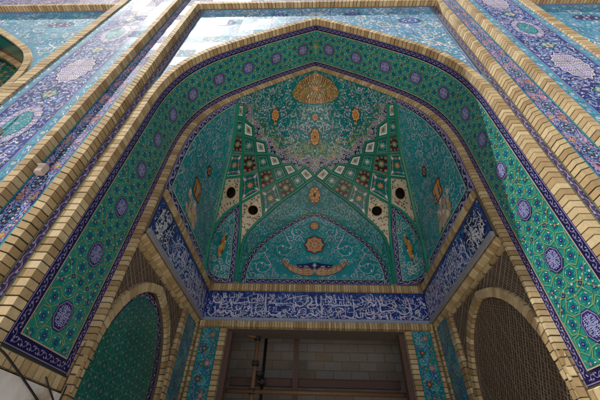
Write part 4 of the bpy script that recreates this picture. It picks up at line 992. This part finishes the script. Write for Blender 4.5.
for sg in (-1, 1):
    mp = (lambda sg: lambda V, H: np.c_[sg*(WI - .004 - H), V[:, 0], V[:, 1]])(sg)
    p = Paint(mp); p.area(rect(YF, ZF0, YB, ZF1), 'cobalt', .1); frieze_ground(p, YF, YB, 52 + sg); 
    fp = p.build('frieze_panel', frieze)
    p = Paint(mp)
    y0 = YF + .30
    if sg < 0: script(p, (YB - y0)/152, HZ/25.5, y0 + .01, ZF1 - .008, .0095, lo=70, hi=222); script(p, (YB - y0)/226, HZ/44, y0 + .01, ZF1 - .012, .006, layer=4); script(p, (YB - y0)/226, HZ/46, y0 + .01, ZF1 - .118, .006, layer=4)
    else:
        # mirrored wall reads towards the front: flip the run so that the letters are not reversed
        q = Paint(lambda V, H: np.c_[(WI - .004 - H), YB - V[:, 0], V[:, 1]]); script(q, (YB - y0)/152, HZ/25.5, .01, ZF1 - .008, .0095, lo=2, hi=154); script(q, (YB - y0)/226, HZ/44, .01, ZF1 - .012, .006, layer=4); script(q, (YB - y0)/226, HZ/46, .01, ZF1 - .118, .006, layer=4); q.build('lettering', fp)
        mp2 = lambda V, H: np.c_[(WI - .004 - H), V[:, 0], V[:, 1]]
    if sg < 0: p.build('lettering', fp)
    # rounded end cartouche of dense script
    q = Paint(mp); cy, cz_ = YF + .155, (ZF0 + ZF1)/2
    aa = np.linspace(0, 2*PI, 40, endpoint=False)
    ex = np.sign(np.cos(aa))*np.abs(np.cos(aa))**.8; ey = np.sign(np.sin(aa))*np.abs(np.sin(aa))**.8
    q.poly(np.c_[cy + .130*ex, cz_ + .114*ey], 'navy', 5)
    q.clip = [tuple(z) for z in np.c_[cy + .128*ex, cz_ + .112*ey]]
    rg = random.Random(8 + sg)
    for k in range(62):
        c = np.array([cy + rg.uniform(-.115, .115), cz_ + rg.uniform(-.10, .10)]); t = np.linspace(0, rg.uniform(2.2, 5.2), 14); r = rg.uniform(.010, .030); a0 = rg.uniform(0, 6)
        if k % 4 == 0: P = np.c_[c[0] + np.linspace(-.008, .008, 8), c[1] + np.linspace(-.045, .045, 8)]
        else: P = np.c_[c[0] + r*1.2*np.cos(a0 + t), c[1] + r*.8*np.sin(a0 + t)]
        q.ribbon(P, np.linspace(.0078, .0035, len(P)), 'white' if k % 3 else 'lilac', 6)
    q.build('cartouche', fp)
# grey ledge under, brick string course over
g = Geo(); zl0, zl1 = 1.024, ZF0
g.box((-WI, YB - .020, zl0), (WI, YB, zl1), LEDGE)
for sg in (-1, 1):
    x0, x1 = sorted((sg*(WI - .018), sg*WI)); g.box((x0, YF, zl0), (x1, YB - .021, zl1), LEDGE)
g.build('ledge', frieze)
g = Geo(); zc = ZF1 + .004; hh = ZV - zc
bricks(g, [(-WI + .02, zc), (WI - .02, zc)], lambda P, h: np.array([P[0], YB - h, P[1]]), [(0, 0), (.004, .014), (hh - .010, .016), (hh, 0)], .0205, mortar=PALEMORTAR); g.build('brick_course', frieze)
for sg in (-1, 1):
    g = Geo(); bricks(g, [(YF, zc), (YB - .02, zc)], lambda P, h, sg=sg: np.array([sg*(WI - h), P[0], P[1]]), [(.012, 0), (.015, .012), (hh - .012, .013), (hh - .006, 0)], .0235, mortar=PALEMORTAR); g.build('brick_course', frieze)
# backing
g = Geo(); g.box((-WI - .05, YB + .001, .98), (WI + .05, YB + .08, 1.45), MARBLE)
for sg in (-1, 1):
    x0, x1 = sorted((sg*WI, sg*(WI + .1))); g.box((x0, YF, 1.03), (x1, YB + .05, 1.362), PALEMORTAR)
g.build('masonry_backing', frieze)

# ================================================================== 5. SIDE WALLS WITH NICHES
XW = .965; NY = 1.79; NB = -.5
def niche_half(k=0.0):
    return np.array([(.385 + k, NB), (.385 + k, .36), (.37 + k, .50), (.335 + k, .60), (.285 + k*.95, .69), (.225 + k*.85, .755), (.14 + k*.7, .815), (.06 + k*.5, .848 + k*.6), (0, .866 + k)])
def niche_path(k=0.): R_ = smooth_path(niche_half(k)[1:], 5); R_ = np.r_[niche_half(k)[:1], R_]; Lh = R_*[-1, 1]; return np.concatenate([Lh, R_[::-1][1:]]) + [NY, 0]
def girih(p, box, L, line, flo, core, w, seed=0):
    (x0, y0), (x1, y1) = box; nx = int((x1 - x0)/L) + 2; ny = int((y1 - y0)/L) + 2
    for i in range(-1, nx):
        for j in range(-1, ny):
            c = (x0 + i*L + (L/2 if j % 2 else 0), y0 + j*L*.87)
            for k in range(6):
                th = PI/6 + k*PI/3; n_ = np.array([math.cos(th), math.sin(th)]); t = np.linspace(-.29*L, .29*L, 9)[:, None]
                p.ribbon(np.array(c) + n_*.5*L + t*np.array([-n_[1], n_[0]]), w, line, 3)
                t = np.linspace(-.42*L, .42*L, 11)[:, None]; th += PI/6; n_ = np.array([math.cos(th), math.sin(th)]); p.ribbon(np.array(c) + n_*.24*L + t*np.array([-n_[1], n_[0]]), w*.8, line, 3)
                q = np.array(c) + n_*.40*L; p.star(q, L*.060, 6, flo[k % len(flo)], 4, .55); p.disc(q, L*.020, core, 5, 5)
                q = np.array(c) + np.array([math.cos(th + .5), math.sin(th + .5)])*.26*L; p.leaf(q, th, L*.07, L*.03, flo[(k + 1) % len(flo)], 4)
            p.star(c, L*.075, 6, flo[0], 4, .6); p.disc(c, L*.03, core, 5, 6)
labels = {-1: ('niche_wall', 'left side wall with brown lath spandrel and pointed niche filled with dark green tiles'), 1: ('niche_wall', 'right side wall with pointed niche still open to bare brown wire lath')}
for sg in (-1, 1):
    nw = empty('niche_wall', (sg*XW*S, (NY - 1)*S, -.5*S + EYE), labels[sg][1], 'wall')
    fr = lambda P, h, sg=sg: np.array([sg*(XW - h), P[0], P[1]])
    mp = (lambda sg: lambda V, H: np.c_[sg*(XW - H), V[:, 0], V[:, 1]])(sg)
    # lath spandrel
    Np = niche_path(.03); Yl0, Yl1 = YF - .004, 2.23
    poly = [(Yl0, NB), (Yl0, .985), (Yl1, .985), (Yl1, NB)]
    p = Paint(mp); hole = [tuple(q) for q in Np]
    outer = [(Yl0, NB), tuple(Np[0])] if False else None
    ring = [(Yl0, .985), (Yl0, NB)] + [tuple(q) for q in Np] + [(Yl1, NB), (Yl1, .985)]
    p.area(ring, LATH, .05); o_l = p.build('lath_spandrel', nw)
    g = Geo(); pl = np.array(ring)
    def strands(gg, ang, pitch, w, x, polyc, m, h0):
        ca, sa = math.cos(ang), math.sin(ang); R2 = 1.2
        for k in np.arange(-R2, R2, pitch):
            k += rng.uniform(-.1, .1)*pitch; t = np.linspace(-R2, R2, 160); pts = np.c_[NY + ca*t - sa*k, .45 + sa*t + ca*k]; ok = inpoly(polyc, pts); i = 0
            while i < len(t):
                if ok[i]:
                    j = i
                    while j + 1 < len(t) and ok[j + 1]: j += 1
                    if j > i:
                        a, b = pts[i], pts[j]; n_ = np.array([-sa, ca])*w/2; c4 = [a + n_, a - n_, b - n_, b + n_]
                        V8 = [(sg*(x - h0), q[0], q[1]) for q in c4] + [(sg*(x - h0 - w*.8), q[0], q[1]) for q in c4]
                        gg.add(V8, [(4,5,6,7),(0,1,5,4),(1,2,6,5),(2,3,7,6),(3,0,4,7)], m)
                    i = j + 1
                else: i += 1
    strands(g, .95 if sg > 0 else 1.02, .012, .0032, XW, pl, WIRE, .0025); strands(g, -.62, .034, .0030, XW, pl, WIRE, .007)
    g.build('lath_wires', o_l)
    # niche reveal + infill
    NI = niche_path(0.); XR = .020
    g = Geo(); n = len(NI); g.add([(sg*XW, q[0], q[1]) for q in NI] + [(sg*(XW + XR), q[0], q[1]) for q in NI], [(i, i+1, n+i+1, n+i) for i in range(n-1)], PALEMORTAR if sg < 0 else LATH); rev = g.build('niche_reveal', nw)
    mp3 = (lambda sg: lambda V, H: np.c_[sg*(XW + XR - .002 - H), V[:, 0], V[:, 1]])(sg)
    p = Paint(mp3); pol = [tuple(q) for q in NI]
    if sg < 0:
        p.area(pol, 'navy', .06); I = niche_path(-.055); p.area([tuple(q) for q in I], 'deepgreen', .05, 1); p.clip = [tuple(q) for q in I]
        girih(p, ((NY - .42, NB), (NY + .42, .9)), .105, 'leaf', ('pink', 'mauve', 'palegreen', 'turq'), 'maroon', .0030); p.ribbon(I, .004, 'buff', 4); p.clip = pol
        p.vine(niche_path(-.028), .042, 'lilac', 'pink', 'lilac', .075, .0045, 3); p.build('niche_panel', nw)
    else:
        p.area(pol, LATH, .08); npn = p.build('niche_panel', nw); g = Geo(); pn = np.array(pol)
        strands(g, .50, .014, .0021, XW + XR, pn, WIRE, .006); strands(g, -.98, .019, .0020, XW + XR, pn, WIRE, .012); strands(g, 1.30, .046, .0020, XW + XR, pn, WIRE, .016)
        g.build('wire_lath', npn)
    g = Geo(); bricks(g, niche_path(0.), fr, [(.001, 0), (.002, .020), (.050, .022), (.056, 0)], .034, mortar=PALEMORTAR, jig=.0012); g.build('brick_arch', nw)
    # dark broken gap over the crown
    rg = random.Random(5 + sg); Q = niche_path(.062); i0 = int(len(Q)*.40); i1 = int(len(Q)*.60); gp = Geo()
    mid = Q[i0:i1]; top_ = mid + np.c_[np.zeros(len(mid)), [.006 + .030*rg.random()*math.sin(PI*i/len(mid)) for i in range(len(mid))]]
    gp.add([(sg*(XW - .004), q[0], q[1]) for q in mid] + [(sg*(XW - .004), q[0], q[1]) for q in top_] , [(i, i+1, len(mid)+i+1, len(mid)+i) for i in range(len(mid)-1)], DARK); gp.build('broken_plaster', nw)
    # sloping brick cornice under the frieze
    g = Geo(); bricks(g, [(YF, 0), (YB - .03, 0)], lambda P, h, sg=sg: np.array([sg*(WI + .002 + P[1]*.55 - h*.7), P[0], 1.022 - P[1]*.62 - h*.4]), [(0, 0), (.010, .012), (.062, .012), (.070, 0)], .026, mortar=brick_mat('tan_mortar', (.25, .17, .085), .2), jig=.0012); g.build('brick_cornice', nw)
    g = Geo(); bricks(g, [(YF, .955), (2.20, .955)], fr, [(0, 0), (.003, .020), (.018, .020), (.022, 0)], .09, mortar=PALEMORTAR, jig=.0015); g.build('plaster_edge', nw)
    # side pilaster
    g = Geo(); bricks(g, [(2.29, NB), (2.29, .985)] if sg < 0 else [(2.29, NB), (2.29, .985)], fr, [(0, 0), (.003, .028), (.062, .028), (.066, 0)], .036, mortar=PALEMORTAR); g.build('brick_edging', nw)
    mpp = (lambda sg: lambda V, H: np.c_[sg*(XW - .018 - H), V[:, 0], V[:, 1]])(sg)
    p = Paint(mpp); p.area(rect(2.292, NB, 2.53, .985), 'turq', .1); p.clip = rect(2.30, NB, 2.52, .975)
    p.scroll_fill(((2.30, NB), (2.52, .975)), .030, ('blue', 'cyan', 'green'), ('blue', 'yellow', 'cyan'), ('orange', 'blue', 'pink'), ('yellow', 'maroon'), 2.0, True, .006, seed=61); p.build('tile_pilaster', nw)
    g = Geo(); bricks(g, [(2.572, NB), (2.572, 1.0)], fr, [(0, 0), (.003, .030), (.038, .030), (.042, 0)], .036, mortar=PALEMORTAR); g.build('brick_edging', nw)
    g = Geo(); x0, x1 = sorted((sg*(XW + .06), sg*(XW + .12))); g.box((x0, YF - .04, -.61), (x1, YB + .05, 1.05), MARBLE)
    x0, x1 = sorted((sg*(XW + .001), sg*(XW + .12))); g.box((x0, 2.225, -.61), (x1, YB + .05, 1.03), MARBLE); g.build('masonry_core', nw)

# ================================================================== 6. BACK WALL AND DOORWAY
bw_ = empty('doorway_wall', (0, (YB - 1)*S, -.5*S + EYE), 'back wall with turquoise flowered pilasters either side of a wide unfinished doorway', 'wall')
ZO = .965; XO = .700
fb = lambda P, h: np.array([P[0], YB - h, P[1]])
for sg in (-1, 1):
    mp = lambda V, H: np.c_[V[:, 0], YB - .010 - H, V[:, 1]]
    x0, x1 = sorted((sg*.756, sg*.898)); p = Paint(mp); p.area(rect(x0, NB, x1, .975), 'turq', .1); p.clip = rect(x0 + .006, NB, x1 - .006, .970)
    cs = [(sg*.827 + (.022 if i % 2 else -.022), z) for i, z in enumerate(np.arange(NB + .05, .95, .105))]
    p.scroll_fill(((x0, NB), (x1, .97)), .027, ('blue', 'cyan', 'green', 'blue'), ('blue', 'yellow', 'cyan', 'green'), ('orange', 'blue', 'cyan', 'pink'), ('yellow', 'maroon', 'white'), 2.2, True, .0055, seed=71, avoid=[(c[0], c[1], .022, .022) for c in cs])
    for i, c in enumerate(cs): p.star(c, .024, 7, ('maroon', 'orange')[i % 2], 5, .6); p.star(c, .016, 6, ('orange', 'pink')[i % 2], 6, .55); p.disc(c, .006, 'yellow', 7, 6)
    P = np.array([(sg*.827 + .03*math.sin(z*PI/.105), z) for z in np.arange(NB, .965, .012)]); p.ribbon(P, .005, 'blue', 4)
    p.build('tile_pilaster', bw_)
    a = (.700, .754) if sg > 0 else (-.754, -.700); g = Geo(); bricks(g, [(a[1], NB), (a[1], ZO)], fb, [(0, 0), (.003, .024), (.051, .024), (.054, 0)], .034, mortar=PALEMORTAR); g.build('brick_edging', bw_)
    a = (.899, .924) if sg > 0 else (-.924, -.899); g = Geo(); bricks(g, [(a[1], NB), (a[1], .985)], fb, [(0, 0), (.002, .024), (.023, .024), (.025, 0)], .034, mortar=PALEMORTAR); g.build('brick_edging', bw_)
    g = Geo(); x0, x1 = sorted((sg*XO, sg*(XW + .1))); g.box((x0, YB + .002, -.61), (x1, YB + .20, 1.05), MARBLE); g.build('masonry_core', bw_)
g = Geo(); bricks(g, [(-WI + .004, .968), (WI - .004, .968)], fb, [(0, 0), (.004, .036), (.050, .040), (.054, 0)], .0215, mortar=PALEMORTAR, jig=.0015); g.build('brick_lintel', bw_)
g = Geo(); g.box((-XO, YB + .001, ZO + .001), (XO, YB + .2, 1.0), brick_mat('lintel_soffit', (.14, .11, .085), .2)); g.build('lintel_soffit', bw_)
# block wall beyond
g = Geo(); YW = 3.15; bh, bl = .078, .158
g.box((-1.3, YW + .004, -.61), (1.3, YW + .1, 1.45), brick_mat('block_joint', (.22, .21, .19), .2), .5)
r_ = 0; z = -.5
while z < 1.25:
    x = -1.25 + (bl/2 if r_ % 2 else 0)
    while x < 1.2:
        if rng.random() > .012: g.box((x + .004, YW - rng.uniform(0, .004), z + .004), (x + bl - .004, YW + .006, z + bh - .004), BLOCK)
        x += bl
    z += bh; r_ += 1
tag(g.build('block_wall'), 'bare grey concrete block wall seen through the unfinished doorway', 'wall')
g = Geo(); g.box((-1.32, YB + .2, 1.10), (1.32, YW + .12, 1.2), MARBLE)
for sg in (-1, 1):
    x0, x1 = sorted((sg*1.2, sg*1.32)); g.box((x0, YB + .2, -.61), (x1, YW + .12, 1.2), MARBLE)
tag(g.build('passage_shell'), 'dim plastered passage walls between the doorway and the block wall', 'wall')

# steel door posts
for sg in (-1, 1):
    g = Geo(); x0, x1 = sorted((sg*(XO - .003), sg*(XO - .034))); g.box((x0, YB + .03, -.6), (x1, YB + .10, ZO - .004), STEEL, .5); x2, x3 = sorted((sg*(XO - .034), sg*(XO - .04))); g.box((x2, YB + .03, -.6), (x3, YB + .045, ZO - .004), STEEL, .4); g.box((x2, YB + .085, -.6), (x3, YB + .10, ZO - .004), STEEL, .4)
    tag(g.build('steel_post'), 'brown channel steel post against the %s jamb of the unfinished doorway' % ('left' if sg < 0 else 'right'), 'post', 'steel door posts')
# steel stud and rail in the doorway
fm = empty('steel_framework', (-.13*S, (2.86 - 1)*S, -.6*S + EYE), 'reddish steel stud and crossing rail standing inside the unfinished doorway', 'steel frame')
g = Geo(); g.box((-.178, 2.86, -.6), (-.140, 2.90, 1.08), STEEL, .7); g.box((-.140, 2.86, -.6), (-.134, 2.875, 1.08), STEEL, .5); g.build('stud', fm)
g = Geo(); g.box((-.69, 2.905, .640), (.69, 2.94, .700), STEEL, .6); g.box((-.69, 2.895, .694), (.69, 2.904, .700), STEEL, .3); g.build('rail', fm)
# scaffold
sf = empty('scaffold', (-.46*S, (2.78 - 1)*S, -.6*S + EYE), 'rusty tube scaffold with dark couplers standing in the doorway opening', 'scaffold')
g = Geo(); g.tube([(-.475, 2.76, -.6), (-.475, 2.76, .98)], .0155, POLE, 12); g.build('pole', sf, True)
g = Geo(); g.tube([(-.415, 2.84, -.6), (-.415, 2.84, 1.05)], .013, BLACKIRON, 10); g.build('pole', sf, True)
g = Geo(); g.tube([(-.68, 2.73, .562), (.68, 2.73, .562)], .0145, POLE, 12); g.build('ledger', sf, True)
g = Geo(); g.tube([(-.66, 2.70, 1.0), (-.48, 2.735, .955)], .013, POLE, 10); g.build('brace', sf, True)
for (x, y, z) in ((-.475, 2.745, .955), (-.470, 2.745, .76), (-.475, 2.745, .565), (-.44, 2.80, .70), (-.415, 2.82, .645)):
    g = Geo(); g.tube([(x, y, z - .017), (x, y, z + .017)], .027, BLACKIRON, 10); g.tube([(x - .03, y - .012, z), (x + .03, y - .012, z)], .013, BLACKIRON, 8); g.tube([(x + .018, y - .03, z), (x + .018, y + .02, z)], .009, BLACKIRON, 6); g.build('coupler', sf)

# ================================================================== 7. SIDE BAYS
for sg in (-1, 1):
    BX = 3.035; bay = empty('arcade_bay', (sg*BX*S, 0, -.5*S + EYE), ('left' if sg < 0 else 'right') + (' neighbouring arcade bay with pale blue spandrel and dark green arched recess' if sg < 0 else ' neighbouring arcade bay with deep turquoise spandrel and purple flower cartouche'), 'facade')
    XE = 4.05
    bk = (half_arch(-.55) - [0, ZA])*[1.0, 1.0] + [0, 3.07]; bk[:, 0] *= .985/W0; bk[0, 1] = -.55
    pathb = np.concatenate([bk*[-1, 1], bk[::-1][1:]]) + [sg*BX, 0]
    zt = 3.44; x0, x1 = sorted((sg*1.926, sg*XE))
    ob = offset_path(pathb, .02); ob = ob[(ob[:, 0] > x0 + 1e-3) & (ob[:, 0] < x1 - 1e-3)]; YBY = .924; mpf = facade_map(YBY)
    ringp = [(x0, ob[0][1])] + [tuple(q) for q in ob] + [(x1, ob[-1][1]), (x1, zt), (x0, zt)]
    p = Paint(mpf, sq=True); p.area(ringp, 'aqua', .1)
    ib = offset_path(pathb, .075); ib = ib[(ib[:, 0] > x0 + .03) & (ib[:, 0] < x1 - .03)]; p.clip = [(x0 + .03, ib[0][1])] + [tuple(q) for q in ib] + [(x1 - .03, ib[-1][1]), (x1 - .03, zt - .05), (x0 + .03, zt - .05)]
    mc = (sg*2.30, 3.06)
    p.scroll_fill(((x0, 1.5), (x1, zt)), .08, ('white', 'sky', 'cyan'), ('white', 'cyan', 'sky', 'turq'), ('lilac', 'turq', 'cyan'), ('blue', 'mauve', 'gold'), 1.9, True, .007, seed=81, avoid=[(mc[0], mc[1], .13, .08)])
    p.clip = None; p.area(rect(x0, zt - .034, x1, zt - .004), 'mauve', .2, 2); o = p.build('spandrel_panel', bay)
    q = Paint(mpf, sq=True); aa = np.linspace(0, 2*PI, 48, endpoint=False); rr = 1 + .10*np.cos(12*aa)
    q.poly(np.c_[mc[0] + .115*np.cos(aa)*rr, mc[1] + .065*np.sin(aa)*rr], 'indigo', 5)
    for j in range(12): an = 2*PI*j/12; q.star((mc[0] + .08*math.cos(an), mc[1] + .044*math.sin(an)), .017, 5, ('lilac', 'blue', 'white')[j % 3], 6, .5, an)
    q.rosette(mc, .026, 6, 'lilac', 'white', 6); q.build('cartouche', o)
    g = Geo(); bricks(g, pathb*YBY, ff(YBY), [(0, -.003), (.002, .014), (.046, .014), (.049, -.003)], .029); g.build('brick_arch', bay)
    g = Geo(); bricks(g, [(x0*YBY, zt*YBY), (x1*YBY, zt*YBY)], ff(YBY), PROF(.046), .0285, mprof=MPROF(.046)); g.build('brick_moulding', bay)
    p = Paint(facade_map(YBY - STEP), sq=True); zt = (zt*YBY + .046)/(YBY - STEP); p.area(rect(x0, zt, x1*1.05, ZTOP), 'indigo', .2); p.clip = rect(x0, zt + .01, x1, ZTOP - .02); p.scroll_fill(((x0, zt + .01), (x1, ZTOP)), .06, ('lilac', 'pink'), ('sky', 'lilac'), ('pink', 'lilac'), ('white', 'gold'), 1.2, True, .007, seed=83); p.build('upper_frieze', bay)
    # soffit and recess
    bmap, BL = path_map(resample(pathb*YBY, .03), YBY); p = Paint(bmap); p.area(rect(0, 0, BL, .20), 'deepgreen', .05); p.area(rect(0, .01, BL, .03), 'navy', .05, 1); p.area(rect(0, .165, BL, .195), 'maroon', .05, 1); p.build('arch_soffit', bay)
    g = Geo(); bricks(g, pathb*YBY, lambda P, h: np.array([P[0], YBY + .236 - h, P[1]]), [(-.05, 0), (-.05, .03), (-.002, .03), (0, 0)], .028); g.build('brick_edging', bay)
    p = Paint(lambda V, H: np.c_[V[:, 0]*YBY, 1.21 - H, V[:, 1]*YBY]); pp_ = [tuple(q) for q in pathb]; p.area(pp_, 'deepgreen', .1); p.clip = pp_
    p.scroll_fill(((sg*BX - 1, 1.0), (sg*BX + 1, 3.1)), .07, ('green', 'palegreen'), ('green', 'gold', 'teal'), ('orange', 'teal', 'pink'), ('gold', 'maroon'), 1.4, True, .006, seed=85); p.build('recess_panel', bay)
    g = Geo(); x2, x3 = sorted((sg*1.76, sg*XE)); g.box((x2, 1.23, -.61), (x3, 1.9, 3.0), MARBLE); g.box((x2, .94, 2.90), (x3, 1.9, ZTOP*.88), MARBLE)
    xa, xb = sorted((sg*XE*YBY, sg*(XE*YBY + .1))); g.box((xa, .93, -.61), (xb, 1.9, ZTOP*.86), MARBLE); g.build('masonry_core', bay)

# ================================================================== 8. DADO, CABLES, LAMPS
def dado_mat():
    m, nt, b = base_mat('veined_marble'); L = nt.links.new; tc = nd(nt, 'ShaderNodeTexCoord')
    n1 = nd(nt, 'ShaderNodeTexNoise', Scale=2.2, Detail=7.0, Distortion=1.4); L(tc.outputs['Object'], n1.inputs['Vector'])
    cr = nd(nt, 'ShaderNodeValToRGB'); L(n1.outputs['Fac'], cr.inputs[0]); e = cr.color_ramp.elements; e[0].position = .35; e[0].color = (.55, .54, .53, 1); e[1].position = .62; e[1].color = (.78, .77, .75, 1)
    n2 = nd(nt, 'ShaderNodeTexNoise', Scale=1.9, Detail=5.0); L(tc.outputs['Object'], n2.inputs['Vector']); mr = nd(nt, 'ShaderNodeMapRange'); L(n2.outputs['Fac'], mr.inputs[0]); mr.inputs[1].default_value = .50; mr.inputs[2].default_value = .62
    mi = nd(nt, 'ShaderNodeMix', data_type='RGBA'); L(mr.outputs[0], mi.inputs['Factor']); L(cr.outputs[0], mi.inputs['A']); mi.inputs['B'].default_value = (.34, .22, .10, 1); L(mi.outputs['Result'], b.inputs['Base Color']); b.inputs['Roughness'].default_value = .3
    return m
DM = dado_mat()
for sg in (-1, 1):
    g = Geo(); zt = ZB - .066
    x0, x1 = sorted((sg*(W0 - .02), sg*(W0 + .05))); g.box((x0, .99, -.615), (x1, 1 + DEP + .05, zt), DM)
    tag(g.build('marble_dado'), 'pale stained marble dado slab below the %s jamb of the arch' % ('left' if sg < 0 else 'right'), 'wall slab')
def cable(pts, r, label):
    g = Geo(); P = smooth_path(pts, 8); g.tube(P, r, CABLE, 8); tag(g.build('cable', None, True), label, 'cable')
def onx(u, v, x):
    d = fwd + rt*((u - 300)/F_PX) + up*((200 - v)/F_PX); O = np.array([CAMX, 0, 0]); return O + d*((x - O[0])/d[0])
cable([onx(-8, 345, -.955), onx(3, 352, -.945), onx(14, 366, -.945), onx(26, 383, -.945), onx(38, 401, -.945), onx(44, 412, -.945)], .0036, 'long black cable sagging down the left jamb across the marble')
cable([onx(46, 377, -.95), onx(48.5, 386, -.945), onx(51.5, 395, -.945), onx(56, 408, -.945)], .0030, 'short black cable hanging straight under the brick edging at left')
cable([onx(66.5, 386, -.945), onx(63, 394, -.943), onx(59, 402, -.945), onx(54, 410, -.945)], .0030, 'short black cable slanting inward beside the niche foot at left')
for (x, z, yp, lb) in ((-1.30, 1.085, Y_S1, 'small beige floodlight fixed on the narrow navy strip at left'), (-1.735, 1.385, Y_P1, 'small beige floodlight on the wide blue panel at the left edge')):
    x *= yp; z *= yp; fl = empty('floodlight', (x*S, (yp - 1)*S, z*S + EYE), lb, 'floodlight', 'floodlights on the facade')
    g = Geo(); g.box((x - .017, yp - .030, z - .022), (x + .017, yp - .008, z + .022), STONE, .6); g.box((x - .014, yp - .034, z - .018), (x + .014, yp - .030, z + .018), STONE, .9); g.box((x - .019, yp - .038, z + .018), (x + .019, yp - .012, z + .0235), STONE, .4); g.build('housing', fl)
    g = Geo(); g.tube([(x, yp - .006, z + .01), (x + .004, yp - .004, z + .06), (x + .002, yp - .003, z + .16)], .0016, CABLE, 6); g.build('wire', fl)
    g = Geo(); g.box((x - .006, yp - .008, z - .010), (x + .006, yp - .001, z + .010), BLACKIRON, .5); g.build('bracket', fl)

# ================================================================== ground, sky, sun
g = Geo(); R_ = 60
g.add([(-R_, -R_, -EYE/S), (R_, -R_, -EYE/S), (R_, R_, -EYE/S), (-R_, R_, -EYE/S)], [(0, 1, 2, 3)], brick_mat('courtyard_paving', (.50, .465, .41), .1, .3, .6), .5)
tag(g.build('ground'), 'pale stone courtyard paving', 'ground', None, 'structure')

sd = np.array([-.300, -.185, .935]); sd /= np.linalg.norm(sd)
EL = math.asin(sd[2]); AZ = math.atan2(sd[0], sd[1])
w = bpy.data.worlds.new('World'); sc.world = w; w.use_nodes = True; nt = w.node_tree; nt.nodes.clear()
sk = nt.nodes.new('ShaderNodeTexSky'); sk.sky_type = 'NISHITA'; sk.sun_disc = False; sk.sun_elevation = EL; sk.sun_rotation = AZ; sk.air_density = 1.0; sk.dust_density = 1.6; sk.ozone_density = 1.0
bg = nt.nodes.new('ShaderNodeBackground'); bg.inputs[1].default_value = .05; ow = nt.nodes.new('ShaderNodeOutputWorld')
nt.links.new(sk.outputs[0], bg.inputs[0]); nt.links.new(bg.outputs[0], ow.inputs[0])
sl = bpy.data.lights.new('sun', 'SUN'); sl.energy = 5.0; sl.angle = math.radians(.53); sl.color = (1, .95, .86)
so = bpy.data.objects.new('sun', sl); COL.objects.link(so); so.rotation_euler = Vector(-sd).to_track_quat('-Z', 'Y').to_euler(); so.location = (-4, -6, 20)

sc.view_settings.view_transform = 'Standard'; sc.view_settings.look = 'None'; sc.view_settings.gamma = 1; sc.view_settings.exposure = 0.55; sc.view_settings.use_curve_mapping = False
sc.render.engine = 'CYCLES'; sc.cycles.max_bounces = 8; sc.cycles.diffuse_bounces = 5; sc.cycles.glossy_bounces = 4; sc.cycles.use_denoising = True
